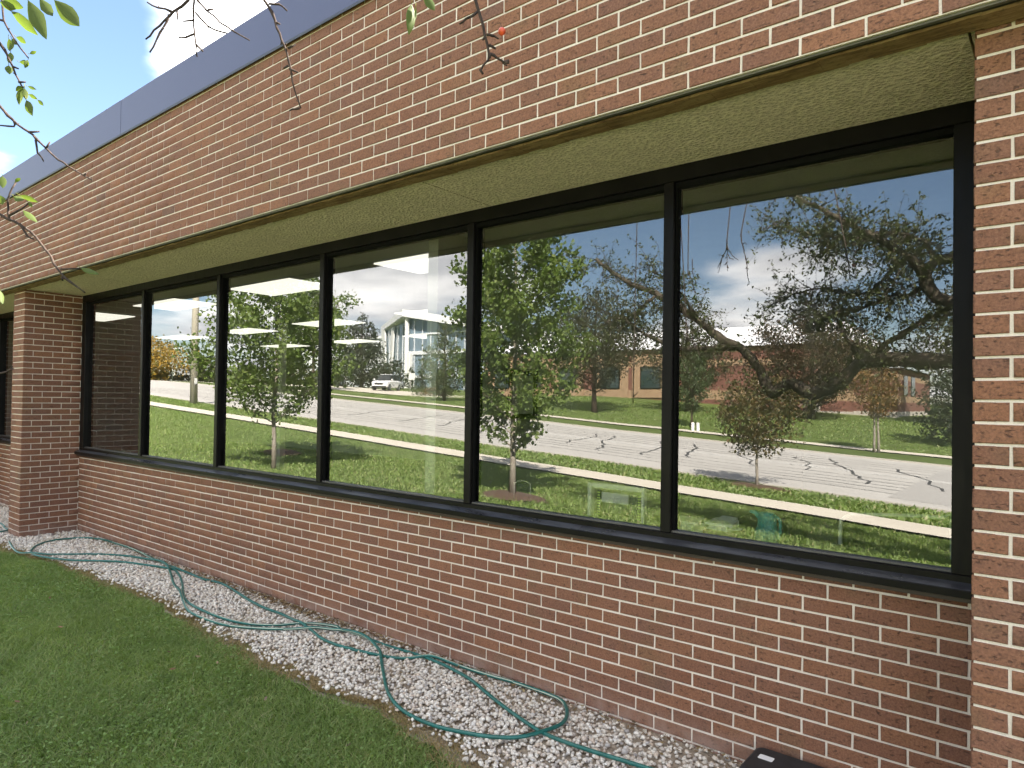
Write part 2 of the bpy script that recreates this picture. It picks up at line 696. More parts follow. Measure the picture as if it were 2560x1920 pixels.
MAT = dict(
    brick=brick_mat(False), brick_i=brick_mat(True), mortar=mortar_mat(), glass=glass_mat(), clear=clear_mat(), stucco=soffit_mat(), rust=rust_mat(),
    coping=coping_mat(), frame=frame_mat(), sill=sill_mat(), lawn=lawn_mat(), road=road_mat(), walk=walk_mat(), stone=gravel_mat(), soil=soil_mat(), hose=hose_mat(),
    stripe=simple('hose_stripe', (0.42, 0.46, 0.36), 0.5), flash=simple('brown_flashing', (0.050, 0.032, 0.026), 0.5), gasket=simple('rubber_gasket', (0.005, 0.005, 0.005), 0.8, spec=0.1),
    bead=simple('grey_glazing_bead', (0.075, 0.072, 0.070), 0.45),
    steel=simple('olive_steel_angle', (0.105, 0.095, 0.070), 0.7, var=0.3, scale=12), dark=simple('dark_gap', (0.012, 0.01, 0.009), 0.9),
    kerb=simple('kerb_concrete', (0.42, 0.39, 0.34), 0.9, scale=9), tar=simple('tar_seal', (0.045, 0.044, 0.043), 0.7), paint=simple('road_paint', (0.62, 0.61, 0.58), 0.8),
    patch=simple('asphalt_patch', (0.335, 0.32, 0.30), 0.9, scale=20), mulch=simple('bark_mulch', (0.085, 0.050, 0.032), 0.95, var=0.5, scale=30, bump=0.02),
    pole=simple('pole_concrete', (0.40, 0.36, 0.29), 0.9, scale=15), wpole=simple('pale_metal', (0.55, 0.55, 0.53), 0.5), white=simple('white_paint', (0.74, 0.74, 0.72), 0.5, var=0.04),
    carwhite=simple('white_car_paint', (0.78, 0.78, 0.78), 0.25, var=0.02, spec=0.6), tyre=simple('tyre_rubber', (0.02, 0.02, 0.02), 0.85), chrome=simple('wheel_alloy', (0.45, 0.45, 0.46), 0.3, 0.8),
    carglass=far_glass('car_glass', (0.015, 0.018, 0.02)), blackpl=simple('black_plastic', (0.018, 0.019, 0.022), 0.55, var=0.25, scale=40, bump=0.001), label=simple('white_label', (0.80, 0.80, 0.80), 0.5, var=0.02),
    redbrick=simple('red_brick_band', (0.175, 0.076, 0.056), 0.9, var=0.2, scale=3), tanbrick=simple('tan_brick_band', (0.32, 0.212, 0.130), 0.9, var=0.15, scale=3), fdn=simple('foundation_concrete', (0.42, 0.38, 0.33), 0.9),
    roofwhite=simple('white_metal_roof', (0.78, 0.78, 0.80), 0.5, var=0.04), bluglass=far_glass('blue_curtain_glass', (0.16, 0.22, 0.27)), dkglass=far_glass('teal_dark_glass', (0.025, 0.045, 0.045)),
    panelw=simple('white_metal_panel', (0.66, 0.68, 0.70), 0.5, var=0.05), soffgrey=simple('grey_canopy_soffit', (0.34, 0.36, 0.38), 0.6),
    inwall=simple('painted_wall', (0.50, 0.49, 0.46), 0.8, var=0.04), inceil=simple('ceiling_tile', (0.55, 0.55, 0.53), 0.9, var=0.04), infloor=simple('office_carpet', (0.13, 0.13, 0.13), 0.95),
    panel=emis('lit_light_panel', (1.0, 0.97, 0.90), 0.20), teal=simple('teal_plastic', (0.02, 0.32, 0.33), 0.4), paper=simple('white_paper', (0.72, 0.72, 0.69), 0.8, var=0.1),
    lime=simple('lime_label', (0.50, 0.66, 0.16), 0.6), card=simple('cardboard', (0.32, 0.21, 0.10), 0.9), chrom2=simple('chrome_tube', (0.6, 0.6, 0.58), 0.25, 0.6), greyfab=simple('grey_fabric', (0.10, 0.11, 0.10), 0.9),
    bark_b=bark_mat('crabapple_bark', (0.030, 0.024, 0.019), (0.105, 0.086, 0.062), 14), bark_m=bark_mat('maple_bark', (0.20, 0.17, 0.14), (0.34, 0.30, 0.255)), bark_d=bark_mat('dark_bark', (0.05, 0.035, 0.026), (0.10, 0.075, 0.055)),
    twig=bark_mat('twig_bark', (0.035, 0.025, 0.022), (0.085, 0.062, 0.052), 90),
    l_maple=leaf_mat('maple_leaf', [(0.105, 0.165, 0.034), (0.14, 0.205, 0.045), (0.085, 0.135, 0.030), (0.175, 0.225, 0.055), (0.115, 0.17, 0.038)], 0.42),
    l_linden=leaf_mat('linden_leaf', [(0.05, 0.085, 0.022), (0.075, 0.115, 0.03), (0.10, 0.10, 0.03), (0.06, 0.09, 0.025)]),
    l_spruce=leaf_mat('spruce_needles', [(0.030, 0.048, 0.026), (0.045, 0.062, 0.034), (0.055, 0.060, 0.036), (0.028, 0.042, 0.024)], 0.15),
    l_arbor=leaf_mat('arborvitae_leaf', [(0.028, 0.050, 0.018), (0.042, 0.065, 0.024), (0.05, 0.07, 0.03)], 0.15),
    l_dark=leaf_mat('dark_leaf', [(0.038, 0.048, 0.022), (0.055, 0.062, 0.028), (0.065, 0.055, 0.030), (0.045, 0.050, 0.020)]),
    l_red=leaf_mat('bronze_leaf', [(0.060, 0.042, 0.026), (0.085, 0.050, 0.028), (0.045, 0.045, 0.025), (0.10, 0.062, 0.026)]),
    l_light=leaf_mat('soft_green_leaf', [(0.075, 0.105, 0.045), (0.095, 0.125, 0.055), (0.06, 0.09, 0.04)]),
    l_orange=leaf_mat('orange_leaf', [(0.17, 0.085, 0.026), (0.22, 0.12, 0.04), (0.12, 0.085, 0.03), (0.09, 0.09, 0.03)]),
    l_gold=leaf_mat('gold_leaf', [(0.36, 0.20, 0.028), (0.42, 0.26, 0.045), (0.25, 0.17, 0.04), (0.16, 0.14, 0.04)]),
    l_young=leaf_mat('turning_leaf', [(0.06, 0.075, 0.026), (0.10, 0.085, 0.03), (0.15, 0.10, 0.045), (0.05, 0.065, 0.025), (0.18, 0.13, 0.05)]),
    l_crab=leaf_mat('crabapple_leaf', [(0.055, 0.075, 0.028), (0.085, 0.10, 0.035), (0.045, 0.060, 0.024), (0.11, 0.11, 0.035)]),
    l_near=leaf_mat('yellow_green_leaf', [(0.145, 0.185, 0.03), (0.20, 0.235, 0.035), (0.10, 0.14, 0.03), (0.08, 0.11, 0.04), (0.27, 0.26, 0.05)], 0.5),
    grass=leaf_mat('grass_blade', [(0.160, 0.240, 0.060), (0.225, 0.325, 0.088), (0.290, 0.390, 0.130), (0.160, 0.240, 0.064), (0.335, 0.415, 0.165), (0.44, 0.40, 0.22)], 0.45, 0.5, True),
    clover=leaf_mat('clover_leaf', [(0.15, 0.235, 0.06), (0.18, 0.275, 0.08), (0.21, 0.31, 0.10), (0.16, 0.25, 0.065)], 0.4),
    drygrass=leaf_mat('dry_thatch', [(0.36, 0.25, 0.11), (0.28, 0.19, 0.08), (0.42, 0.32, 0.17), (0.20, 0.17, 0.06)], 0.2),
    litter=leaf_mat('dead_leaf', [(0.20, 0.12, 0.055), (0.13, 0.075, 0.04), (0.28, 0.19, 0.09), (0.085, 0.055, 0.035), (0.34, 0.26, 0.12)], 0.1),
    apple=simple('red_apple_skin', (0.62, 0.085, 0.035), 0.3, var=0.35, scale=60),
)

# ------------------------------------------------------------------ measured paths (metres)
HOSE=[(-1.056,-0.366),(-1.165,-0.384),(-1.255,-0.396),(-1.381,-0.414),(-1.517,-0.427),(-1.647,-0.429),(-1.740,-0.417),(-1.867,-0.379),(-2.022,-0.329),(-2.183,-0.269),(-2.405,-0.180),(-2.605,-0.132),(-2.747,-0.109),(-2.912,-0.099),(-3.083,-0.108),(-3.292,-0.122),(-3.518,-0.117),(-3.674,-0.146),(-3.730,-0.116),(-3.896,-0.175),(-4.007,-0.261),(-4.084,-0.384),(-4.237,-0.498),(-4.418,-0.558),(-4.653,-0.580),(-4.903,-0.575),(-5.162,-0.530),(-5.420,-0.426),(-5.691,-0.302),(-5.951,-0.201),(-6.191,-0.135),(-6.309,-0.154),(-6.555,-0.224),(-6.863,-0.340),(-7.054,-0.491),(-7.236,-0.644),(-7.484,-0.747),(-7.761,-0.800),(-7.948,-0.791),(-8.148,-0.717),(-8.340,-0.595),(-8.462,-0.387),(-8.384,-0.147),(-8.118,-0.025),(-7.769,0.022),(-7.254,-0.010),(-6.795,-0.069),(-6.424,-0.101),(-6.205,-0.120),(-6.010,-0.099),(-5.700,-0.108),(-5.451,-0.077),(-5.171,-0.121),(-4.800,-0.194),(-4.523,-0.224),(-4.293,-0.219),(-4.024,-0.250),(-3.832,-0.281),(-3.631,-0.338),(-3.436,-0.342),(-3.282,-0.306),(-3.332,-0.325),(-3.215,-0.291),(-3.021,-0.239),(-2.908,-0.164),(-2.843,-0.089),(-2.743,-0.066),(-2.577,-0.069),(-2.371,-0.063),(-2.192,-0.039),(-2.050,-0.010),(-1.943,-0.008),(-1.841,-0.053),(-1.749,-0.140),(-1.692,-0.249),(-1.687,-0.357),(-1.715,-0.466),(-1.779,-0.563),(-1.884,-0.635),(-2.013,-0.683),(-2.147,-0.718),(-2.308,-0.720),(-2.459,-0.692),(-2.633,-0.612),(-2.817,-0.483),(-3.015,-0.332),(-3.164,-0.224),(-3.327,-0.153),(-3.504,-0.128),(-3.650,-0.164),(-3.793,-0.220),(-3.868,-0.313),(-3.996,-0.440),(-4.152,-0.549),(-4.356,-0.633),(-4.613,-0.655),(-4.878,-0.642),(-5.180,-0.547),(-5.441,-0.446),(-5.745,-0.353),(-6.056,-0.231),(-6.379,-0.125),(-6.623,-0.111),(-6.916,-0.153),(-7.158,-0.222),(-7.398,-0.364),(-7.579,-0.560),(-7.764,-0.737),(-7.898,-0.821),(-8.035,-0.874),(-8.290,-0.853),(-8.695,-0.785)]
TWIGS = [
  (
    ((-2.387,-2.631,2.879),(-2.328,-2.580,2.794),(-2.311,-2.565,2.759),(-2.298,-2.553,2.720),(-2.281,-2.538,2.671),(-2.270,-2.529,2.654)),
    ((-2.324,-2.580,2.982),(-2.318,-2.573,2.865),(-2.298,-2.555,2.820),(-2.277,-2.537,2.779),(-2.258,-2.521,2.746)),
    ((-2.318,-2.573,2.865),(-2.368,-2.614,2.879)),
    ((-2.298,-2.553,2.720),(-2.281,-2.539,2.712)),
    ((-2.281,-2.538,2.671),(-2.263,-2.523,2.672)),
  ),
  (
    ((-2.509,-2.599,2.746),(-2.447,-2.546,2.637),(-2.417,-2.520,2.592),(-2.373,-2.482,2.549),(-2.352,-2.465,2.527),(-2.328,-2.444,2.495),(-2.298,-2.418,2.460),(-2.273,-2.397,2.438),(-2.209,-2.343,2.391)),
    ((-2.352,-2.465,2.523),(-2.348,-2.460,2.482),(-2.333,-2.447,2.450)),
    ((-2.410,-2.514,2.582),(-2.410,-2.513,2.567),(-2.447,-2.544,2.570)),
    ((-2.373,-2.482,2.549),(-2.346,-2.460,2.552)),
    ((-2.328,-2.444,2.495),(-2.317,-2.435,2.518)),
    ((-2.229,-2.360,2.405),(-2.223,-2.355,2.419)),
  ),
  (
    ((-2.386,-2.618,2.285),(-2.327,-2.568,2.246),(-2.292,-2.539,2.225),(-2.252,-2.505,2.196),(-2.227,-2.484,2.158),(-2.203,-2.463,2.117),(-2.183,-2.446,2.075),(-2.163,-2.429,2.046),(-2.118,-2.390,2.002)),
    ((-2.304,-2.549,2.232),(-2.306,-2.552,2.292),(-2.290,-2.539,2.350)),
    ((-2.304,-2.550,2.242),(-2.273,-2.524,2.268),(-2.258,-2.512,2.282)),
    ((-2.178,-2.441,2.075),(-2.128,-2.400,2.081)),
    ((-2.278,-2.527,2.217),(-2.258,-2.510,2.179),(-2.243,-2.497,2.172)),
    ((-2.174,-2.438,2.054),(-2.174,-2.437,2.037)),
  ),
  (
    ((-1.858,-2.192,3.017),(-1.866,-2.197,2.940),(-1.903,-2.227,2.904),(-1.927,-2.247,2.869),(-1.971,-2.283,2.812)),
    ((-1.914,-2.236,2.891),(-1.927,-2.247,2.851),(-1.961,-2.273,2.770)),
    ((-1.907,-2.231,2.903),(-1.941,-2.259,2.914),(-1.967,-2.281,2.932)),
    ((-1.851,-2.186,2.991),(-1.853,-2.186,2.936),(-1.854,-2.186,2.887),(-1.851,-2.182,2.829),(-1.848,-2.179,2.790),(-1.846,-2.177,2.759)),
    ((-1.849,-2.182,2.901),(-1.819,-2.156,2.859),(-1.771,-2.116,2.836)),
    ((-1.858,-2.191,2.978),(-1.844,-2.179,2.940),(-1.805,-2.145,2.888),(-1.757,-2.104,2.843),(-1.717,-2.070,2.815)),
    ((-1.854,-2.185,2.834),(-1.873,-2.200,2.822),(-1.890,-2.215,2.820)),
    ((-1.848,-2.179,2.797),(-1.830,-2.164,2.777)),
    ((-1.818,-2.156,2.909),(-1.803,-2.144,2.911)),
    ((-1.894,-2.220,2.908),(-1.894,-2.219,2.876)),
    ((-1.854,-2.186,2.876),(-1.879,-2.207,2.871)),
  ),
  (
    ((-1.692,-2.053,3.020),(-1.682,-2.043,2.944),(-1.661,-2.025,2.905),(-1.649,-2.015,2.856),(-1.630,-1.998,2.799),(-1.619,-1.988,2.751),(-1.611,-1.980,2.680),(-1.591,-1.961,2.601)),
    ((-1.669,-2.032,2.931),(-1.645,-2.013,2.929),(-1.625,-1.995,2.912)),
    ((-1.595,-1.964,2.603),(-1.602,-1.971,2.598),(-1.617,-1.983,2.592)),
    ((-1.636,-2.003,2.817),(-1.639,-2.005,2.800)),
    ((-1.625,-1.993,2.792),(-1.603,-1.975,2.805)),
    ((-1.620,-1.988,2.734),(-1.634,-2.000,2.728)),
    ((-1.617,-1.986,2.725),(-1.598,-1.969,2.716)),
    ((-1.649,-2.015,2.872),(-1.641,-2.008,2.870)),
  ),
  (
    ((-0.907,-1.915,2.785),(-0.898,-1.907,2.722),(-0.888,-1.897,2.677),(-0.878,-1.888,2.633),(-0.870,-1.880,2.581),(-0.878,-1.887,2.557),(-0.887,-1.894,2.539)),
    ((-0.869,-1.880,2.581),(-0.854,-1.867,2.573),(-0.843,-1.857,2.562)),
    ((-0.894,-1.903,2.692),(-0.917,-1.921,2.672),(-0.931,-1.933,2.659)),
    ((-0.876,-1.887,2.632),(-0.865,-1.877,2.630),(-0.853,-1.867,2.622)),
    ((-0.872,-1.883,2.608),(-0.859,-1.871,2.597)),
    ((-0.843,-1.857,2.562),(-0.830,-1.846,2.560)),
    ((-0.843,-1.857,2.562),(-0.831,-1.848,2.567)),
    ((-0.843,-1.857,2.562),(-0.834,-1.850,2.553)),
    ((-0.878,-1.888,2.626),(-0.882,-1.891,2.616)),
    ((-0.868,-1.879,2.579),(-0.868,-1.879,2.570)),
    ((-0.887,-1.894,2.543),(-0.882,-1.889,2.530)),
  ),
  (
    ((-2.848,-2.473,1.733),(-2.802,-2.435,1.750),(-2.781,-2.417,1.760),(-2.767,-2.406,1.778)),
    ((-2.776,-2.414,1.763),(-2.762,-2.402,1.771)),
  ),
]
LEAVES=[ ((-1.063,-2.819,2.363),(-1.029,-2.790,2.318),0.0292),((-1.083,-2.835,2.366),(-1.065,-2.820,2.335),0.0181),((-1.157,-2.832,2.391),(-1.130,-2.809,2.320),0.0261),((-1.239,-2.836,2.398),(-1.200,-2.802,2.353),0.0181),((-1.255,-2.850,2.415),(-1.232,-2.830,2.402),0.0166),((-1.249,-2.845,2.419),(-1.220,-2.821,2.404),0.0181),((-2.307,-2.562,2.809),(-2.304,-2.560,2.768),0.0204),((-2.289,-2.547,2.814),(-2.263,-2.526,2.794),0.0179),((-2.299,-2.556,2.809),(-2.287,-2.545,2.789),0.0153),((-2.302,-2.557,2.765),(-2.306,-2.560,2.730),0.0204),((-2.306,-2.560,2.723),(-2.304,-2.558,2.694),0.0230),((-2.281,-2.539,2.734),(-2.255,-2.518,2.726),0.0166),((-2.259,-2.521,2.741),(-2.267,-2.527,2.715),0.0153),((-2.254,-2.518,2.760),(-2.238,-2.504,2.769),0.0102),((-2.271,-2.529,2.654),(-2.288,-2.544,2.641),0.0179),((-2.269,-2.528,2.651),(-2.281,-2.536,2.597),0.0204),((-2.267,-2.526,2.651),(-2.263,-2.522,2.613),0.0179),((-2.263,-2.522,2.613),(-2.247,-2.508,2.562),0.0230),((-2.259,-2.520,2.657),(-2.238,-2.501,2.647),0.0102),((-2.257,-2.518,2.631),(-2.235,-2.499,2.616),0.0128),((-2.235,-2.499,2.614),(-2.220,-2.486,2.596),0.0115),((-2.292,-2.541,2.306),(-2.268,-2.520,2.294),0.0204),((-2.278,-2.529,2.309),(-2.233,-2.491,2.288),0.0153),((-2.270,-2.521,2.262),(-2.234,-2.491,2.223),0.0179),((-2.321,-2.566,2.370),(-2.319,-2.564,2.331),0.0230),((-2.327,-2.570,2.308),(-2.321,-2.564,2.278),0.0179),((-2.290,-2.539,2.350),(-2.276,-2.528,2.364),0.0115),((-2.258,-2.512,2.288),(-2.246,-2.502,2.272),0.0115),((-2.128,-2.400,2.081),(-2.083,-2.362,2.061),0.0166),((-2.326,-2.563,2.005),(-2.318,-2.556,1.961),0.0179),((-1.026,-2.013,2.709),(-1.032,-2.016,2.628),0.0271),((-1.018,-2.006,2.701),(-1.017,-2.005,2.670),0.0063),((-1.000,-1.992,2.733),(-0.980,-1.974,2.693),0.0230) ]
LIMBS = {
    'A': [(-0.382, -6.3, 2.199), (-0.785, -6.358, 2.211), (-1.102, -6.417, 2.237), (-1.456, -6.475, 2.259), (-1.739, -6.533, 2.243), (-1.891, -6.592, 2.145), (-2.048, -6.65, 1.975), (-2.26, -6.708, 1.869), (-2.428, -6.767, 1.831), (-2.576, -6.825, 1.904), (-2.728, -6.883, 1.973), (-2.91, -6.942, 1.906), (-3.052, -7.0, 1.831)],
    'B': [(-3.052, -7.0, 1.831), (-3.142, -6.956, 2.035), (-3.274, -6.911, 2.299), (-3.467, -6.867, 2.522), (-3.755, -6.822, 2.668), (-4.086, -6.778, 2.957), (-4.428, -6.733, 3.193), (-4.749, -6.689, 3.403), (-5.3, -6.644, 3.674), (-5.809, -6.6, 4.055)],
    'C': [(-3.48, -6.9, 2.525), (-3.859, -6.775, 2.53), (-4.185, -6.65, 2.509), (-4.657, -6.525, 2.655), (-5.153, -6.4, 2.986)],
    'D': [(-0.378, -6.2, 2.802), (-0.675, -6.171, 2.866), (-0.886, -6.143, 2.95), (-0.983, -6.114, 3.072), (-1.0, -6.086, 3.257), (-0.898, -6.057, 3.381), (-0.663, -6.029, 3.394), (-0.367, -6.0, 3.53)],
    'E': [(-0.988, -6.0, 3.22), (-1.158, -5.92, 3.436), (-1.435, -5.84, 3.647), (-1.765, -5.76, 3.871), (-2.061, -5.68, 4.096), (-2.465, -5.6, 4.348)],
    'F': [(-1.752, -6.6, 2.247), (-1.456, -6.467, 2.459), (-1.093, -6.333, 2.676), (-0.771, -6.2, 2.831)],
    'G': [(-1.752, -6.6, 2.247), (-1.899, -6.4, 2.524), (-1.995, -6.2, 2.819)],
}

# ------------------------------------------------------------------ terrain shape
def sm(a, b, x):
    t = np.clip((np.asarray(x, float) - a) / (b - a), 0, 1)
    return t * t * (3 - 2 * t)


def street(x):
    x = np.asarray(x, float)
    d = np.clip(-55 - x, 0, 30)
    a = -0.72 + 0.058 * (0.295 - np.maximum(x, -55)) + 0.058 * (d - d * d / 60)
    return a - 0.006 * np.clip(-85 - x, 0, None)


def ground(x, y):
    x = np.asarray(x, float)
    y = np.asarray(y, float)
    z = street(x) * sm(2.2, 10.5, -y)
    return z + np.where(y < -32, sm(-48, -30, x) * 0.06 * np.minimum(-32 - y, 20), 0)


def gz(x, y):
    return float(ground(x, y))


CAMP = np.array([0.295, -3.236, 1.679])


def in_view(p):
    c = CR @ (np.asarray(p) - CAMP)
    if c[2] < 0.1:
        return 0
    u = 1235.8 + 1724.3 * c[0] / c[2]
    v = 976.1 + 1724.3 * c[1] / c[2]
    return 1.0 / c[2] if (-60 < u < 2620 and -60 < v < 1980) else 0


# ------------------------------------------------------------------ the building
BLD = empty('office_building', (-4.5, 0, 0), 'one storey brown brick building with a long ribbon of six black framed windows', 'building')
CH = 0.0677333
XL = -8.994
XR = 0.062
BH = CH - 0.0098


def brick_geo(L, H, D, rng, j=0.0011):
    h, w, c = H / 2, L / 2, 0.0022
    q = [(-w, -h), (w, -h), (w, h), (-w, h)]
    q = [(a + rng.uniform(-j, j), b + rng.uniform(-j, j)) for a, b in q]
    f = rng.uniform(-0.0012, 0.0012, 4)
    v = [(a - math.copysign(c, a), f[i], b - math.copysign(c, b)) for i, (a, b) in enumerate(q)]
    v += [(a, c + f[i], b) for i, (a, b) in enumerate(q)]
    v += [(a, D, b) for a, b in q]
    F = [(0, 1, 2, 3)]
    for i in range(4):
        k = (i + 1) % 4
        F.append((i, 4 + i, 4 + k, k))
        F.append((4 + i, 8 + i, 8 + k, 4 + k))
    return v, F


_bm = {}


def brick_mesh(L):
    key = round(L, 4)
    if key not in _bm:
        lst = []
        for i in range(7):
            v, F = brick_geo(L, BH, 0.09, RNG)
            me = bpy.data.meshes.new('brick')
            me.from_pydata(v, [], F)
            me.materials.append(MAT['brick'])
            me.update()
            lst.append(me)
        _bm[key] = lst
    return random.choice(_bm[key])


def lay(part, specs, face, limit):
    """specs: (centre x, y of the face plane, z, length, height); face 'y' looks to -y, 'x' looks to +x"""
    rank = []
    for s in specs:
        r = in_view(s[:3]) if abs(s[4] - BH) < 1e-4 and s[3] > 0.085 else 0
        rank.append(r)
    order = sorted(range(len(specs)), key=lambda i: -rank[i])
    single = {i for i in order[:limit] if rank[i] > 0}
    V, F = [], []
    nv = 0
    for i, (x, y, z, L, H) in enumerate(specs):
        y += random.uniform(-0.0008, 0.0008)
        if i in single:
            o = bpy.data.objects.new('brick', brick_mesh(L))
            COL.objects.link(o)
            o.parent = part
            o.location = (x, y, z)
            if face == 'x':
                o.rotation_euler = (0, 0, math.pi / 2)
        else:
            v, f = brick_geo(L, H, 0.06, RNG)
            v = np.array(v)
            if face == 'x':
                v = np.stack([-v[:, 1], v[:, 0], v[:, 2]], 1)
            elif face == 'w':       # looks to -x
                v = np.stack([v[:, 1], -v[:, 0], v[:, 2]], 1)
            V.append(v + np.array([x, y, z]))
            F.append(np.array(f) + nv)
            nv += len(v)
    if V:
        o = npmesh('brickwork', np.concatenate(V), np.concatenate(F), MAT['brick_i'], part)
        tag(o, kind='stuff')


# lower wall under the windows
mb = MB()
mb.box(XL - 0.05, XR + 0.05, 0.0048, 0.2, -0.12, 0.935)
lower = mb.build('lower_wall', MAT['mortar'], BLD)
specs = []
for r in range(-1, 14):
    z = 0.87 - r * CH
    H = BH
    if r == -1:
        z, H = z - 0.010, BH - 0.020
    us = [-88.52] + [u for u in range(-88, 1) if (u % 2 == (1 if r % 2 == 0 else 0))] + [0.58]
    us = sorted(set(us))
    for a, b in zip(us[:-1], us[1:]):
        x0, x1 = a * 0.1016 + 0.0049, b * 0.1016 - 0.0049
        if x1 - x0 > 0.015:
            specs.append(((x0 + x1) / 2, 0.0, z, x1 - x0 if abs(b - a - 2) > 0.01 else 0.1934, H))
lay(lower, specs, 'y', 300)


def pier(x0, x1, side, limit):
    mb = MB()
    mb.box(x0 + 0.005, x1 - 0.005, -0.605, 0.1, -0.12, 2.8745)
    p = mb.build('pier', MAT['mortar'], BLD)
    fs, ss = [], []
    for k in range(-2, 42):
        zt, zb = 2.784 - CH * k, 2.784 - CH * (k + 1)
        if k == -2:
            zt = 2.876 + 0.0049
        H = zt - zb - 0.0098
        if H < 0.006:
            continue
        z = (zt + zb) / 2
        H = BH if abs(H - BH) < 1e-3 else H
        # the corner brick: header on even rows of the front, stretcher on odd rows
        head, stre = 0.0921, 0.1934
        if side == 'R':
            xs = [x0 + head, ] if k % 2 == 0 else [x0 + stre]
            while xs[-1] < x1:
                xs.append(xs[-1] + 0.2032)
            a = x0
            for e in xs:
                e = min(e, x1)
                if e - a > 0.02:
                    fs.append(((a + e) / 2, -0.61, z, e - a, H))
                a = e + 0.0098
        else:
            a = x1
            first = True
            while a > x0 + 0.02:
                L = (head if k % 2 == 0 else stre) if first else stre
                first = False
                e = max(a - L, x0)
                fs.append(((a + e) / 2, -0.61, z, a - e, H))
                a = e - 0.0098
        for kk in (0,):
            # the side faces; the front brick ends in them
            ya = -0.606
            first = True
            while ya < -0.02:
                L = (stre if k % 2 == 0 else head) if first else stre
                e = min(ya + L, 0.03)
                ss.append((x1, (ya + e) / 2, z, e - ya, H))
                ya = e + 0.0098
                first = False
    # bricks of one face must not share a corner volume with those of the other: the side ones start behind the front ones
    lay(p, fs, 'y', limit)
    lay(p, [(x + 0.0012, y, z, L, H) for x, y, z, L, H in ss], 'x', limit if side == 'L' else 0)
    lay(p, [(x0 - 0.0012, y, z, L, H) for x, y, z, L, H in ss], 'w', 0)
    return p


pier(XR, XR + 0.62, 'R', 90)
pier(-9.375, XL, 'L', 120)
pier(-12.70, -12.304, 'L', 0)
pier(8.4, 8.99, 'R', 0)

# next bay on the left, seen past the pier
mb = MB()
mb.box(-12.32, -9.42, 0.0048, 0.2, -0.12, 0.935)
bay = mb.build('lower_wall', MAT['mortar'], BLD)
specs = []
for r in range(-1, 14):
    z = 0.87 - r * CH
    for u in range(-14, 1):
        x1 = -9.38 + u * 0.2032 - (0.1016 if r % 2 else 0)
        specs.append((x1 - 0.1, 0.0, z - (0.01 if r == -1 else 0), 0.1934, BH - (0.02 if r == -1 else 0)))
lay(bay, specs, 'y', 0)

# next bays further along
for xa, xb in ((-21.9, -12.72), (XR + 0.60, 8.42)):
    mb = MB()
    mb.box(xa, xb, 0.0048, 0.2, -0.12, 0.935)
    bay = mb.build('lower_wall', MAT['mortar'], BLD)
    specs = []
    for r in range(-1, 14):
        xq = xa + 0.1 - (0.1016 if r % 2 else 0)
        while xq < xb + 0.1:
            specs.append((xq, 0.0, 0.87 - r * CH - (0.01 if r == -1 else 0), 0.1934, BH - (0.02 if r == -1 else 0)))
            xq += 0.2032
    lay(bay, specs, 'y', 0)

# fascia above the windows
FY = -0.773
mb = MB()
mb.box(-22.0, 9.0, FY + 0.0048, FY + 0.11, 2.8755, 3.93)
fascia = mb.build('fascia', MAT['mortar'], BLD)
specs = []
for r in range(0, 16):
    z = 2.909 + r * CH
    H = BH
    if r == 15:
        H, z = 0.018, z - 0.02
    for u in range(-108, 46):
        x = -0.2146 + u * 0.2032 + (0.1016 if r % 2 else 0) + 0.1016
        if -21.9 < x < 8.9:
            specs.append((x, FY, z, 0.1934, H))
lay(fascia, specs, 'y', 300)

# steel angle, gap and stained plate under the fascia
mb = MB()
mb.box(-22.0, 9.0, FY + 0.014, FY + 0.030, 2.867, 2.8752)
mb.build('steel_angle', MAT['steel'], BLD)
mb = MB()
mb.box(-22.0, 9.0, FY + 0.0305, FY + 0.075, 2.8745, 2.8755)
mb.build('gap_backing', MAT['dark'], BLD)
V = MB()
n = 400
rs = np.random.default_rng(3)
for i in range(n):
    xa, xb = -22.0 + i * 31.0 / n, -22.0 + (i + 1) * 31.0 / n
    j = rs.uniform(-0.005, 0.006)
    d = rs.uniform(0, 0.003)
    V.box(xa, xb + 0.0005, FY + 0.058 + rs.uniform(-0.003, 0.003), -0.622 + j, 2.8665 - d + (0.0002 if i % 2 else 0), 2.8772)
V.build('lintel_plate', MAT['rust'], BLD)

# stucco soffit panels with open joints
xs = [-22.0, -19.6, -17.2, -14.8, -12.38, -9.9, -7.42, -4.955, -2.455, 0.045, 2.5, 5.0, 7.4, 9.0]
for a, b in zip(xs[:-1], xs[1:]):
    mb = MB()
    mb.box(a + 0.004, b - 0.004, -0.627, 0.16, 2.8785, 2.93)
    mb.build('soffit_panel', MAT['stucco'], BLD)
mb = MB()
mb.box(-22.0, 9.0, -0.64, 0.2, 2.932, 2.95)
mb.build('soffit_backing', MAT['dark'], BLD)

# coping: panels with a drip edge, seams between
cx = [-22.0, -17.8, -15.4, -13.02, -10.66, -8.30, -5.94, -3.2, -0.6, 2.4, 4.8, 7.2, 9.0]
cop = None
for i, (a, b) in enumerate(zip(cx[:-1], cx[1:])):
    mb = MB()
    o = 0.0015 if i % 2 else 0
    prof = [(FY - 0.014, 3.900), (FY - 0.022, 3.893), (FY - 0.028, 3.905), (FY - 0.028, 4.196), (FY - 0.022, 4.203), (FY + 0.42, 4.160), (FY + 0.42, 4.05), (FY - 0.008, 4.05)]
    A = [(a + 0.001, y - o, z) for y, z in prof]
    B = [(b - 0.001, y - o, z) for y, z in prof]
    k = len(prof)
    for j in range(k):
        j2 = (j + 1) % k
        mb.face([A[j], A[j2], B[j2], B[j]])
    mb.face(A[::-1])
    mb.face(B)
    mb.build('coping_panel', MAT['coping'], BLD)
mb = MB()
mb.box(-22.0, 9.0, FY + 0.03, 14.0, 3.95, 4.06)
mb.build('roof', MAT['soffgrey'], BLD)


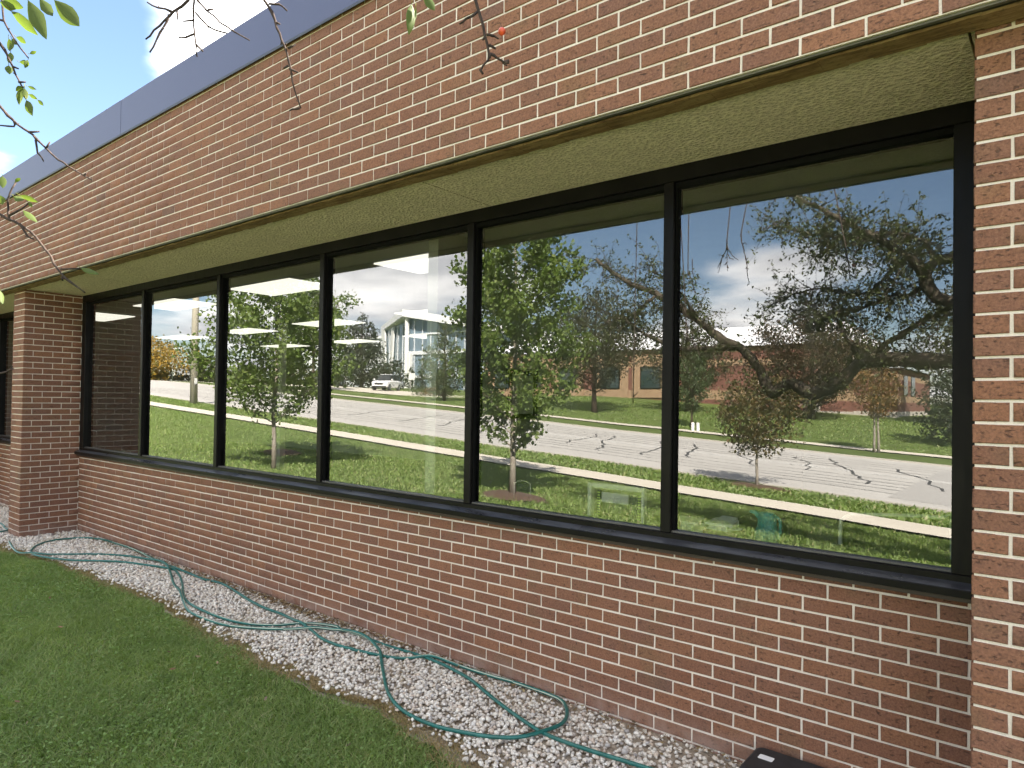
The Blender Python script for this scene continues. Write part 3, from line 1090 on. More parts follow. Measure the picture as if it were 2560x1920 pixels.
# ------------------------------------------------------------------ the ribbon window
def window(x0, x1, mull, jl, jr):
    w = MB()
    w.bbox(x0, x1, 0.0, 0.11, 2.797, 2.8783, 0.003)
    win = w.build('window', MAT['frame'], BLD)             # the head carries the rest
    h = MB()
    h.bbox(x0, x1, 0.022, 0.10, 2.770, 2.7965, 0.002)
    h.build('head_stop', MAT['gasket'], win)
    s = MB()
    s.bbox(x0, x1, 0.0, 0.11, 0.985, 1.026, 0.003)
    s.build('bottom_rail', MAT['frame'], win)
    s = MB()
    s.bbox(x0, x1, 0.018, 0.06, 1.0262, 1.037, 0.002)
    s.build('glazing_bead', MAT['bead'], win)
    # sloping sill with a front lip, in lengths
    n = max(1, int(round((x1 - x0) / 1.9)))
    for i in range(n):
        a, b = x0 + (x1 - x0) * i / n + 0.0008, x0 + (x1 - x0) * (i + 1) / n - 0.0008
        o = 0.0008 * (i % 2)
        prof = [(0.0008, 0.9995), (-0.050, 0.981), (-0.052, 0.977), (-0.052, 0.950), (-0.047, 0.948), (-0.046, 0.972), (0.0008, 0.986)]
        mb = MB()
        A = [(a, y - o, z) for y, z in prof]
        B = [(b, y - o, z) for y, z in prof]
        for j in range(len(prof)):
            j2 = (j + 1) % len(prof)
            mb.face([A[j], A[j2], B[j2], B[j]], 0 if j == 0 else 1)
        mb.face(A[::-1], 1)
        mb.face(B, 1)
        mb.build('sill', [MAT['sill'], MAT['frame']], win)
    mb = MB()
    mb.box(x0, x1, -0.021, 0.003, 0.927, 0.9845)
    mb.build('sill_flashing', MAT['flash'], win)
    mb = MB()
    mb.bbox(x0, x0 + jl, 0.0005, 0.11, 1.0265, 2.7965, 0.003)
    mb.build('jamb', MAT['frame'], win)
    mb = MB()
    mb.bbox(x1 - jr, x1, 0.0005, 0.11, 1.0265, 2.7965, 0.003)
    mb.build('jamb', MAT['frame'], win)
    edges = [x0 + jl]
    for m in mull:
        mb = MB()
        mb.bbox(m - 0.027, m + 0.027, -0.0012, 0.11, 1.0268, 2.7962, 0.003)
        mo = mb.build('mullion', MAT['frame'], win)
        for sgn in (-1, 1):
            g = MB()
            xa, xb = sorted((m + sgn * 0.0272, m + sgn * 0.036))
            g.box(xa, xb, 0.026, 0.09, 1.0372, 2.7698)
            g.build('gasket', MAT['gasket'], mo)
        edges += [m, m]
    edges.append(x1 - jr)
    for a, b in zip(edges[0::2], edges[1::2]):
        mb = MB()
        ya, yb, z0, z1 = 0.045, 0.051, 1.030, 2.78
        P = [(a, ya, z0), (b, ya, z0), (b, ya, z1), (a, ya, z1), (a, yb, z0), (b, yb, z0), (b, yb, z1), (a, yb, z1)]
        mb.raw(P, [(0, 1, 2, 3)], 0)
        mb.raw(P, [(5, 4, 7, 6), (1, 5, 6, 2), (4, 0, 3, 7), (3, 2, 6, 7), (4, 5, 1, 0)], 1)
        mb.build('pane', [MAT['glass'], MAT['clear']], win)
    return win


window(XL, XR - 0.004, (-7.320, -5.740, -4.167, -2.620, -1.270), 0.115, 0.118)
window(-12.30, -9.40, (), 0.06, 0.10)
window(-21.9, -12.72, (-20.3, -18.7, -17.1, -15.5, -14.0), 0.06, 0.10)
window(XR + 0.63, 8.39, (2.2, 3.75, 5.3, 6.85), 0.08, 0.08)

# ------------------------------------------------------------------ rooms behind the glass
mb = MB()
mb.box(-22, 9, 0.2, 9.4, 0.02, 0.12)
mb.build('office_floor', MAT['infloor'], BLD)
mb = MB()
mb.box(-22, 9, 0.2, 9.4, 2.905, 2.945)
ceil = mb.build('ceiling', MAT['inceil'], BLD)
for row, y in enumerate((0.84, 3.40, 5.92)):
    for k in ((0, 1, 2, 3), (1, 2, 3, 4), (2, 3, 4))[row]:
        x = -4.55 - 2.52 * k + (0.0, -0.06, -0.1)[row]
        mb = MB()
        mb.box(x, x + 1.19, y, y + 0.58, 2.893, 2.904)
        mb.build('light_panel', MAT['panel'], ceil)
mb = MB()
mb.box(-22, 9, 9.2, 9.35, 0.12, 2.905)
mb.build('room_wall', MAT['inwall'], BLD)
mb = MB()
mb.box(-3.30, -3.20, 0.30, 9.2, 0.12, 2.904)
part = mb.build('partition', MAT['inwall'], BLD)
mb = MB()
mb.box(-22.1, -21.9, 0.2, 9.2, 0.12, 2.904)
mb.box(8.9, 9.0, 0.2, 9.2, 0.12, 2.904)
mb.build('room_wall', MAT['inwall'], BLD)
mb = MB()
mb.box(-22, XL - 0.02, 0.2, 0.3, 0.12, 0.93)
mb.box(XL - 0.02, 9, 0.2, 0.3, 0.12, 0.975)
mb.build('inner_sill_wall', MAT['inwall'], BLD)
for x, y in ((-9.6, 3.2), (-6.3, 4.6), (-12.4, 5.0)):
    mb = MB()
    mb.bbox(x - 0.05, x + 0.05, y - 0.05, y + 0.05, 0.121, 2.9045, 0.01)
    mb.build('column', MAT['inwall'], BLD)

# ------------------------------------------------------------------ ground, lawn, walks and road
EDGE = [(-22.0, -0.80), (-9.6, -0.86), (-8.67, -0.87), (-7.97, -0.79), (-7.35, -0.71), (-6.91, -0.68), (-6.21, -0.66), (-5.7, -0.61), (-5.25, -0.64), (-4.78, -0.68),
        (-4.31, -0.72), (-3.95, -0.73), (-3.58, -0.76), (-3.2, -0.78), (-2.92, -0.76), (-2.5, -0.71), (-2.19, -0.74), (-1.96, -0.80), (-1.82, -0.87), (-0.8, -0.95), (9.0, -1.0)]
EX = np.array([e[0] for e in EDGE])
EY = np.array([e[1] for e in EDGE])


def edge_y(x):
    x = np.asarray(x, float)
    return np.interp(x, EX, EY) + 0.018 * np.sin(x * 9.1) + 0.014 * np.sin(x * 23.7 + 1.0)


def grid(name, xs, ys, dz, mat, kind='structure', fn=None):
    X, Y = np.meshgrid(xs, ys)
    Z = (fn or ground)(X, Y) + dz
    V = np.stack([X.ravel(), Y.ravel(), Z.ravel()], 1)
    nx = len(xs)
    i, j = np.meshgrid(np.arange(nx - 1), np.arange(len(ys) - 1))
    a = (j * nx + i).ravel()
    F = np.stack([a, a + 1, a + nx + 1, a + nx], 1)
    if ys[1] < ys[0]:
        F = F[:, ::-1]
    o = npmesh(name, V, F, mat, None, True)
    return tag(o, kind=kind)


GX = np.unique(np.concatenate([np.linspace(-900, -200, 24), np.linspace(-200, -60, 71), np.linspace(-60, 12, 145), np.linspace(12, 60, 25), np.linspace(60, 500, 12)]))
GYn = np.concatenate([np.linspace(0.15, -1.6, 8), np.linspace(-2, -11.0, 37)])
GYf = np.concatenate([np.linspace(-11.0, -34, 47), np.linspace(-35, -60, 26), np.linspace(-65, -150, 18), np.linspace(-180, -900, 10)])
grid('lawn', GX, GYn, -0.02, MAT['lawn'])
grid('terrain', GX, GYf, -0.03, MAT['lawn'])
# ground on the other sides of the building
mb = MB()
mb.box(-900, -22.1, 0.15, 500, -0.6, -0.05)
mb.box(9.1, 500, 0.15, 500, -0.6, -0.05)
tag(mb.build('ground', MAT['lawn']), kind='structure')

PX = GX[(GX > -260) & (GX < 130)]
grid('sidewalk', PX, np.array([-11.15, -11.7, -12.25]), 0.02, MAT['walk'])
grid('road', PX, np.linspace(-14.75, -26.95, 13), -0.02, MAT['road'])
grid('far_sidewalk', PX, np.array([-31.0, -31.6, -32.2]), 0.02, MAT['walk'])


def kerb(y0, y1):
    mb = MB()
    for a, b in zip(PX[:-1], PX[1:]):
        za, zb = gz(a, y0), gz(b, y0)
        mb.raw([(a, y0, za - 0.1), (b, y0, zb - 0.1), (b, y1, zb - 0.1), (a, y1, za - 0.1), (a, y0, za + 0.03), (b, y0, zb + 0.03), (b, y1, zb + 0.03), (a, y1, za + 0.03)],
               [(4, 5, 6, 7) if y1 > y0 else (7, 6, 5, 4), (0, 1, 5, 4), (2, 3, 7, 6)])
    tag(mb.build('kerb', MAT['kerb']), kind='structure')


kerb(-14.75, -14.58)
kerb(-27.12, -26.95)


def strip(name, pts, w, dz, mat):
    mb = MB()
    for (xa, ya), (xb, yb) in zip(pts[:-1], pts[1:]):
        d = np.array([xb - xa, yb - ya])
        n = np.array([-d[1], d[0]]) / (np.linalg.norm(d) + 1e-9) * w / 2
        q = [(xa + n[0], ya + n[1]), (xa - n[0], ya - n[1]), (xb - n[0], yb - n[1]), (xb + n[0], yb + n[1])]
        mb.face([(p[0], p[1], gz(*p) + dz) for p in q])
    o = mb.build(name, mat)
    return tag(o, kind='structure')


lx = np.linspace(-54, 20, 150)
strip('lane_marking', [(x, -20.9) for x in lx], 0.11, -0.014, MAT['paint'])
strip('lane_marking', [(x, -21.15) for x in lx], 0.11, -0.0145, MAT['paint'])
rt = random.Random(5)
for x0 in (-2.2, -4.0, -5.6, -7.4, -9.2, -10.8, -12.5, -14.1, -16.4, -18.5, -20.8, -23.0, -27.0, -31.0):
    y, x = -17.0 - rt.random() * 1.6, x0
    pts = []
    while y > -25.5:
        pts.append((x, y))
        y -= rt.uniform(0.3, 0.7)
        x += rt.uniform(-0.40, -0.02)
    cut = rt.randint(0, 3)
    strip('tar_seam', pts[cut:len(pts) - rt.randint(0, 4)], rt.uniform(0.05, 0.09), -0.0135, MAT['tar'])
for y in (-16.6, -17.4, -18.1, -18.9, -19.8, -22.0, -22.7, -23.6, -24.4, -25.3):
    strip('tar_seam', [(x, y + 0.06 * math.sin(x * 0.7 + y) + rt.uniform(-.02, .02)) for x in np.linspace(-50, 8, 130)], 0.055, -0.016, MAT['tar'])
strip('asphalt_patch', [(-3.1, -20.3), (3.0, -20.3)], 9.0, -0.0155, MAT['patch'])
# the car park and drive across the street
X0 = np.linspace(-75, -40, 36)
grid('car_park', X0, np.linspace(-38.5, -47.5, 10), 0.02, MAT['walk'])

# gravel bed
bx = np.linspace(-22.0, 9.0, 521)
V = [(x, float(edge_y(x)) - 0.10, -0.030) for x in bx] + [(x, float(edge_y(x)) + 0.04, -0.006) for x in bx] + [(x, 0.03, 0.010) for x in bx]
n = len(bx)
F = np.array([(k * n + i, k * n + i + 1, k * n + n + i + 1, k * n + n + i) for k in (0, 1) for i in range(n - 1)])
tag(npmesh('gravel_bed', np.array(V), F, MAT['soil']), kind='structure')

ico = []
_p = (1 + 5 ** 0.5) / 2
IV = np.array([(-1, _p, 0), (1, _p, 0), (-1, -_p, 0), (1, -_p, 0), (0, -1, _p), (0, 1, _p), (0, -1, -_p), (0, 1, -_p), (_p, 0, -1), (_p, 0, 1), (-_p, 0, -1), (-_p, 0, 1)]) / math.hypot(1, _p)
IF = np.array([(0, 11, 5), (0, 5, 1), (0, 1, 7), (0, 7, 10), (0, 10, 11), (1, 5, 9), (5, 11, 4), (11, 10, 2), (10, 7, 6), (7, 1, 8), (3, 9, 4), (3, 4, 2), (3, 2, 6), (3, 6, 8), (3, 8, 9), (4, 9, 5), (2, 4, 11), (6, 2, 10), (8, 6, 7), (9, 8, 1)])


def rotmats(rng, n):
    q = rng.normal(size=(n, 4))
    q /= np.linalg.norm(q, axis=1)[:, None]
    w, x, y, z = q.T
    return np.stack([1 - 2 * (y * y + z * z), 2 * (x * y - z * w), 2 * (x * z + y * w), 2 * (x * y + z * w), 1 - 2 * (x * x + z * z), 2 * (y * z - x * w),
                     2 * (x * z - y * w), 2 * (y * z + x * w), 1 - 2 * (x * x + y * y)], 1).reshape(n, 3, 3)


def stones(name, pts, size, rng):
    n = len(pts)
    v = np.repeat(IV[None], n, 0) * rng.uniform(0.72, 1.22, (n, 12, 1))
    v *= rng.uniform(0.62, 1.15, (n, 1, 3)) * size[:, None, None]
    v = np.einsum('nij,nkj->nki', rotmats(rng, n), v)
    v[:, :, 2] *= 0.8
    v += pts[:, None, :]
    F = (IF[None] + (np.arange(n) * 12)[:, None, None]).reshape(-1, 3)
    return npmesh(name, v.reshape(-1, 3), F, MAT['stone'])


g = np.random.default_rng(11)
N = 42000
x = np.where(np.arange(N) < 31000, g.uniform(-11.5, 0.6, N), np.where(g.uniform(0, 1, N) < 0.5, g.uniform(-20, -11.5, N), g.uniform(0.6, 8.5, N)))
t = g.uniform(0, 1, N)
ey = edge_y(x)
y = ey - 0.03 + (0.02 - ey + 0.03) * t
keep = ~((y > -0.62) & (x < XL) & (x > -9.4)) & ~((y > -0.62) & (x > XR) & (x < XR + 0.63))
# thinner towards the grass and right at the wall, where soil and thatch show
dens = sm(-0.03, 0.13, (y - ey)) * 0.85 + 0.15
dens *= np.where(y > -0.10, 0.55, 1.0)
keep &= g.uniform(0, 1, N) < dens
x, y = x[keep], y[keep]
s = g.uniform(0.0080, 0.0160, len(x)) * np.where(g.uniform(0, 1, len(x)) < 0.06, 1.35, 1)
z = g.uniform(0.004, 0.024, len(x))
gr = stones('gravel', np.stack([x, y, z], 1), s, g)
tag(gr, 'band of pale pea gravel between brick wall and lawn', 'gravel', kind='stuff')


# blades: a bent tapering ribbon of three quads... two quads keep it cheap
def blades(name, x, y, z, h, w, rng, mat, lean=0.6):
    n = len(x)
    az = rng.uniform(0, 2 * math.pi, n)
    ld = rng.uniform(0, 2 * math.pi, n)
    l1 = rng.uniform(0.05, lean * 0.6, n) * h
    l2 = l1 + rng.uniform(0.1, lean, n) * h
    dx, dy = np.cos(az) * w / 2, np.sin(az) * w / 2
    lx_, ly_ = np.cos(ld), np.sin(ld)
    P = np.zeros((n, 5, 3))
    P[:, 0] = np.stack([x - dx, y - dy, z], 1)
    P[:, 1] = np.stack([x + dx, y + dy, z], 1)
    m = np.stack([x + lx_ * l1, y + ly_ * l1, z + h * 0.6], 1)
    P[:, 2] = m + np.stack([dx, dy, 0 * dx], 1) * 0.8
    P[:, 3] = m - np.stack([dx, dy, 0 * dx], 1) * 0.8
    P[:, 4] = np.stack([x + lx_ * l2, y + ly_ * l2, z + h * rng.uniform(0.75, 1.0, n)], 1)
    b = (np.arange(n) * 5)[:, None]
    F = np.concatenate([b + np.array([[0, 1, 2]]), b + np.array([[0, 2, 3]]), b + np.array([[3, 2, 4]])], 0)
    return npmesh(name, P.reshape(-1, 3), F, mat)


g = np.random.default_rng(21)
# close lawn: dense
N = 360000
x = g.uniform(-10.5, 0.2, N)
y = -0.62 - (g.uniform(0, 1, N) ** 1.15) * 2.9
ok = (y < edge_y(x) + 0.03 * np.sin(x * 31) + 0.03 * np.sin(x * 13 + 2))
# only what stands near the picture: left of the line from the corner of the bed to the camera
ok &= (x + 1.55 + (-0.87 - y) * 0.95) < g.uniform(0, 1, N) ** 2 * 1.6
dn = np.where(y > edge_y(x) - 0.07, 0.5, 1.0)
ok &= g.uniform(0, 1, N) < dn
x, y = x[ok], y[ok]
patch = np.sin(x * 3.1 + np.sin(y * 2.3) * 1.4) * np.sin(y * 3.7 + x * 1.1)
h = g.uniform(0.028, 0.054, len(x)) * (1 + 0.25 * patch)
h *= np.where(y > edge_y(x) - 0.12, 0.75, 1.0)
gb = blades('grass', x, y, ground(x, y) - 0.022, h, g.uniform(0.0026, 0.0050, len(x)), g, MAT['grass'], 1.6)
tag(gb, 'short green lawn grass beside the gravel', 'grass', kind='stuff')
# clover and broad weeds in patches
N = 52000
x = g.uniform(-10.0, -1.2, N)
y = -0.75 - g.uniform(0, 1, N) * 2.7
pn = np.sin(x * 1.7 + 0.4) * np.cos(y * 2.1 + x * 0.6) + 0.5 * np.sin(x * 5.3 + y * 4.1)
ok = (y < edge_y(x) - 0.07) & (x < -1.7 - (-0.87 - y) * 0.95) & (pn + g.uniform(-0.9, 0.9, N) > 0.05)
x, y = x[ok], y[ok]
n = len(x)
c = np.stack([x, y, ground(x, y) + g.uniform(0.010, 0.036, n)], 1)
R_ = rotmats(g, n)
sz = g.uniform(0.0045, 0.0095, n)
u = R_[:, 0] * np.array([1, 1, 0.5])
w_ = R_[:, 1] * np.array([1, 1, 0.5])
ang = np.linspace(0, 2 * math.pi, 7)[:-1]
P = c[:, None] + sz[:, None, None] * (u[:, None] * np.cos(ang)[None, :, None] * 1.15 + w_[:, None] * np.sin(ang)[None, :, None] * 0.8)
P[:, :, 2] = np.maximum(P[:, :, 2], c[:, None, 2] - 0.01)
F = (np.array([[0, 1, 2, 3, 4, 5]]) + (np.arange(n) * 6)[:, None])
tag(npmesh('clover', P.reshape(-1, 3), F, MAT['clover']), 'patches of clover leaves growing through the lawn', 'clover', kind='stuff')
# dry thatch along the edge of the bed
N = 26000
x = g.uniform(-11.0, -0.5, N)
y = edge_y(x) + g.normal(0.01, 0.05, N) * (1 + 0.8 * np.sin(x * 2.7))
ok = ~((y > -0.62) & (x < XL) & (x > -9.4))
x, y = x[ok], y[ok]
th = blades('dry_grass', x, y, ground(x, y) - 0.006, g.uniform(0.014, 0.030, len(x)), g.uniform(0.002, 0.004, len(x)), g, MAT['drygrass'], 2.2)
tag(th, 'straw coloured dead grass along the gravel edge', 'dry grass', kind='stuff')
N = 16000
x = g.uniform(-9.0, 0.3, N)
ey = edge_y(x)
y = ey + g.uniform(0, 1, N) ** 1.3 * (-ey)
pn = np.sin(x * 2.9 + 1.3) * np.sin(y * 7.0 + x * 1.7) + 0.6 * np.sin(x * 7.7 + y * 5)
ok = pn + g.uniform(-0.6, 0.6, N) > 0.75
x, y = x[ok], y[ok]
th2 = blades('straw_debris', x, y, np.full(len(x), 0.022), g.uniform(0.006, 0.014, len(x)), g.uniform(0.0016, 0.0032, len(x)), g, MAT['drygrass'], 4.0)
tag(th2, 'scattered straw and needles lying over the gravel', 'straw', kind='stuff')
# the rest of the lawn, seen in the glass: coarser tufts
N = 150000
x = g.uniform(-34, 3, N)
y = -3.4 - g.uniform(0, 1, N) ** 0.9 * 7.6
k = 22000
x[:k] = g.uniform(-1.6, 7.0, k)
y[:k] = g.uniform(-3.4, -0.95, k)
bare = (np.arange(N) < k) & ((x < -1.35 - (-0.87 - y) * 0.95) | (y > edge_y(x)))
near = (np.hypot(x - 0.3, y + 3.2) < 16) & ~bare
ok = near | ((g.uniform(0, 1, N) < 0.4) & ~bare)
x, y = x[ok], y[ok]
b2 = blades('grass', x, y, ground(x, y) - 0.025, g.uniform(0.04, 0.085, len(x)), g.uniform(0.012, 0.026, len(x)), g, MAT['grass'], 0.8)
tag(b2, 'sunlit front lawn sloping to the sidewalk, mirrored in the panes', 'grass', kind='stuff')
N = 60000
x = g.uniform(-45, 3, N)
y = np.where(g.uniform(0, 1, N) < 0.45, g.uniform(-14.5, -12.4, N), g.uniform(-48, -32.4, N))
b3 = blades('grass', x, y, ground(x, y) - 0.03, g.uniform(0.05, 0.12, N), g.uniform(0.03, 0.06, N), g, MAT['grass'], 0.8)
tag(b3, 'grass verge and far lawn along the street, mirrored in the panes', 'grass', kind='stuff')

# dead leaves blown against the wall and a few on the grass
g = np.random.default_rng(31)
n = 2400
x = g.uniform(-8.9, 0.0, n)
x = np.where(g.uniform(0, 1, n) < 0.6, g.normal(-4.5, 1.0, n), x)
y = -np.abs(g.normal(0.0, 0.055, n)) - 0.008
k = 26
xl = g.uniform(-7, -2.2, k)
yl = -0.95 - g.uniform(0, 1, k) * 1.3
x = np.concatenate([x, xl])
y = np.concatenate([y, yl])
zz_ = np.concatenate([g.uniform(0.020, 0.040, n), np.full(k, 0.035)])
sz = np.concatenate([g.uniform(0.006, 0.018, n), g.uniform(0.014, 0.024, k)])
n += k
R_ = rotmats(g, n)
u, w_ = R_[:, 0] * np.array([1, 1, 0.45]), R_[:, 1] * np.array([1, 1, 0.45])
c = np.stack([x, y, zz_], 1)
prof = np.array([(-1, 0), (-0.3, 0.5), (0.45, 0.42), (1, 0), (0.45, -0.42), (-0.3, -0.5)])
P = c[:, None] + sz[:, None, None] * (u[:, None] * prof[None, :, 0, None] + w_[:, None] * prof[None, :, 1, None])
F = (np.array([[0, 1, 2, 3, 4, 5]]) + (np.arange(n) * 6)[:, None])
tag(npmesh('leaf_litter', P.reshape(-1, 3), F, MAT['litter']), 'dry brown leaf litter gathered at the foot of the wall', 'leaf litter', kind='stuff')


# ------------------------------------------------------------------ hose and bait box
def catmull(pts, step=0.02):
    P = np.array(pts, float)
    P = np.concatenate([[2 * P[0] - P[1]], P, [2 * P[-1] - P[-2]]])
    out = []
    for i in range(1, len(P) - 2):
        n = max(2, int(np.linalg.norm(P[i + 1] - P[i]) / step))
        for t in np.linspace(0, 1, n, endpoint=False):
            a, b, c_, d = P[i - 1], P[i], P[i + 1], P[i + 2]
            out.append(0.5 * (2 * b + (c_ - a) * t + (2 * a - 5 * b + 4 * c_ - d) * t * t + (3 * b - a - 3 * c_ + d) * t ** 3))
    out.append(P[-2])
    return np.array(out)


def hose(pts, label, seed):
    p = catmull([(a, min(b, -0.035)) for a, b in pts])
    q = p.copy()
    for _ in range(3):
        q[1:-1] = (q[:-2] + q[1:-1] * 2 + q[2:]) / 4
    rg = np.random.default_rng(seed)
    s = np.arange(len(q)) * 0.02
    z = 0.034 + 0.004 * np.sin(s * 2.3) + 0.003 * np.sin(s * 5.1 + 1)
    # later runs of the hose lie on the earlier ones
    lift = np.zeros(len(q))
    for i in range(0, len(q)):
        d = np.hypot(q[:max(0, i - 30), 0] - q[i, 0], q[:max(0, i - 30), 1] - q[i, 1])
        if len(d) and d.min() < 0.045:
            lift[i] = 0.016 * (1 - d.min() / 0.045) ** 0.5
    for _ in range(10):
        lift[1:-1] = (lift[:-2] + lift[1:-1] + lift[2:]) / 3
    z = z + lift * 1.25
    path = np.column_stack([q, z])
    mb = MB()
    n = 12
    b0 = len(mb.v)
    mb.tube(path, 0.0098, n, 0)
    # two thin pale stripes run along the hose, one facet wide, slowly twisting
    seg = len(path) - 1
    for i in range(seg):
        k = int(i * 0.05) % n
        mb.m[i * n + k] = 1
    o = mb.build('garden_hose', [MAT['hose'], MAT['stripe']], None, True)
    tag(o, label, 'hose')
    return o


hose(HOSE, 'long dark green garden hose looped along the gravel under the windows', 3)
hose([(-10.6, -0.58), (-10.0, -0.52), (-9.65, -0.57), (-9.47, -0.585), (-9.40, -0.68), (-9.55, -0.735), (-9.9, -0.73), (-10.6, -0.78)], 'short loop of hose on the gravel beyond the left brick pier', 4)

bt = empty('bait_station', (-0.62, -0.16, 0.02), 'black plastic rodent bait box with a white sticker against the wall', 'bait box')
mb = MB()
x0, x1, y0, y1 = -0.80, -0.44, -0.285, -0.022


def rring(x0, x1, y0, y1, z, r, n=5):
    out = []
    for cx_, cy_, a0 in ((x1 - r, y1 - r, 0), (x0 + r, y1 - r, 90), (x0 + r, y0 + r, 180), (x1 - r, y0 + r, 270)):
        for i in range(n):
            a = math.radians(a0 + 90 * i / (n - 1))
            out.append((cx_ + r * math.cos(a), cy_ + r * math.sin(a), z))
    return out


def rings(mb, R):
    b = len(mb.v)
    k = len(R[0])
    for r in R:
        mb.v += r
    for i in range(len(R) - 1):
        for j in range(k):
            j2 = (j + 1) % k
            mb.f.append((b + i * k + j, b + i * k + j2, b + (i + 1) * k + j2, b + (i + 1) * k + j))
            mb.m.append(0)
    mb.f.append(tuple(range(b, b + k))[::-1])
    mb.f.append(tuple(range(b + (len(R) - 1) * k, b + len(R) * k)))
    mb.m += [0, 0]


rings(mb, [rring(x0 - 0.006, x1 + 0.006, y0 - 0.006, y1 + 0.004, 0.0, 0.035), rring(x0, x1, y0, y1, 0.075, 0.035)])
mb.build('base', MAT['blackpl'], bt)
mb = MB()
rings(mb, [rring(x0 - 0.004, x1 + 0.004, y0 - 0.004, y1 + 0.004, 0.077, 0.035), rring(x0 - 0.004, x1 + 0.004, y0 - 0.004, y1 + 0.004, 0.09, 0.035), rring(x0 + 0.012, x1 - 0.012, y0 + 0.014, y1 - 0.004, 0.124, 0.03),
           rring(x0 + 0.022, x1 - 0.022, y0 + 0.026, y1 - 0.012, 0.130, 0.025)])
mb.build('lid', MAT['blackpl'], bt)
mb = MB()
rings(mb, [rring(-0.752, -0.690, -0.142, -0.102, 0.1306, 0.006), rring(-0.752, -0.690, -0.142, -0.102, 0.1316, 0.006)])
mb.build('sticker', MAT['label'], bt)


# ------------------------------------------------------------------ trees
def leafcloud(name, P, size, rng, mat, parent, aspect=0.6, droop=0.3, fold=0.25):
    n = len(P)
    d = rng.normal(size=(n, 3))
    d[:, 2] -= droop
    d /= np.linalg.norm(d, axis=1)[:, None]
    a = rng.normal(size=(n, 3))
    s = np.cross(d, a)
    s /= np.linalg.norm(s, axis=1)[:, None] + 1e-9
    nn = np.cross(s, d)
    L = (size * rng.uniform(0.65, 1.3, n))[:, None]
    W = L * aspect
    V = np.zeros((n, 4, 3))
    V[:, 0] = P - d * L * 0.5
    V[:, 1] = P + s * W * 0.5 + nn * W * fold * 0.5 - d * L * 0.05
    V[:, 2] = P + d * L * 0.5
    V[:, 3] = P - s * W * 0.5 + nn * W * fold * 0.5 - d * L * 0.05
    b = (np.arange(n) * 4)[:, None]
    F = np.concatenate([b + np.array([[0, 1, 2]]), b + np.array([[0, 2, 3]])], 1).reshape(-1, 3)
    o = npmesh(name, V.reshape(-1, 3), F, mat, parent)
    return o


def tree(name, label, x, y, h, cb, rad, nleaf, leaf, lmat, tr, bark, seed, nb=34, up=0.55, spread=0.16, group=None, cat='tree', z=None, aspect=0.6, lean=(0, 0), droop=0.3, trunks=((0, 0),), wide=1.0):
    """rad(t): crown radius at height fraction t above the crown base cb"""
    rng = np.random.default_rng(seed)
    z0 = gz(x, y) if z is None else z
    root = empty(name, (x, y, z0), label, cat, group)
    mb = MB()
    for ox, oy in trunks:
        k = 9
        pts = [(x + ox + lean[0] * t + rng.normal(0, 0.012 * h * 0.3), y + oy + lean[1] * t + rng.normal(0, 0.012 * h * 0.3), z0 - 0.05 + t * h * 0.93) for t in np.linspace(0, 1, k)]
        pts[0] = (x + ox, y + oy, z0 - 0.08)
        mb.tube(pts, [tr * (1.35 if i == 0 else 1) * (1 - 0.88 * t) + 0.004 for i, t in enumerate(np.linspace(0, 1, k))], 9)
    C = []
    wts = []
    br = MB()
    for i in range(nb):
        t = (i + 0.5) / nb
        zt = cb + (h - cb) * t * 0.92
        a = i * 2.39996 + rng.normal(0, 0.25)
        R = rad(t) * rng.uniform(0.72, 1.12)
        L = max(R, 0.08)
        p0 = np.array([x + lean[0] * zt / h, y + lean[1] * zt / h, z0 + zt - L * up * 0.35])
        dirv = np.array([math.cos(a) * wide, math.sin(a), up])
        p1 = p0 + dirv * L
        mid = (p0 + p1) / 2 + np.array([0, 0, -0.06 * L])
        r0 = max(0.006, tr * 0.34 * (1 - 0.7 * t))
        br.tube([p0, mid, p1], [r0, r0 * 0.6, 0.004], 5)
        m = max(3, int(5 + 5 * R))
        for q in np.linspace(0.28, 1.0, m):
            C.append(p0 + (p1 - p0) * q + rng.normal(0, spread * 0.5 * L, 3) * np.array([1, 1, 0.7]))
            wts.append((0.5 + 0.5 * q) * max(R, 0.2))
    C = np.array(C)
    wts = np.array(wts) / np.sum(wts)
    idx = rng.choice(len(C), nleaf, p=wts)
    rr = np.array([rad(min(1, max(0, (c[2] - z0 - cb) / (h - cb)))) for c in C])
    sig = spread * np.maximum(rr, 0.3)
    P = C[idx] + rng.normal(size=(nleaf, 3)) * (sig[idx] * 0.8)[:, None]
    mb.build('trunk', bark, root, True)
    br.build('branches', bark, root)
    leafcloud('crown', P, leaf, rng, lmat, root, aspect, droop)
    return root


def ell(r, p=0.42, top=0.12):
    """a rounded crown: widest at p"""
    def f(t):
        if t < p:
            return r * (0.45 + 0.55 * math.sin(math.pi / 2 * t / p))
        return r * (top + (1 - top) * math.cos(math.pi / 2 * (t - p) / (1 - p)))
    return f


def cone(r, low=0.12):
    return lambda t: r * (min(1, 0.55 + t / low * 0.45) if t < low else (1 - (t - low) / (1 - low)) ** 0.85 + 0.03)


LM = 'young maples standing on the front lawn'
tree('maple_tree', 'slender green maple with a pale trunk, mirrored in the third window pane from the left', -13.77, -5.66, 5.9, 1.15, ell(1.8, 0.2, 0.22), 15000, 0.088, MAT['l_maple'], 0.050, MAT['bark_m'], 41, 40, 0.7, 0.105, LM, aspect=0.75)
tree('maple_tree', 'tall leafy maple rising from a mulch ring, mirrored in the second pane from the right', -7.91, -7.11, 6.9, 0.95, ell(1.4, 0.28, 0.30), 21000, 0.082, MAT['l_maple'], 0.056, MAT['bark_m'], 42, 46, 0.85, 0.105, LM, aspect=0.75)


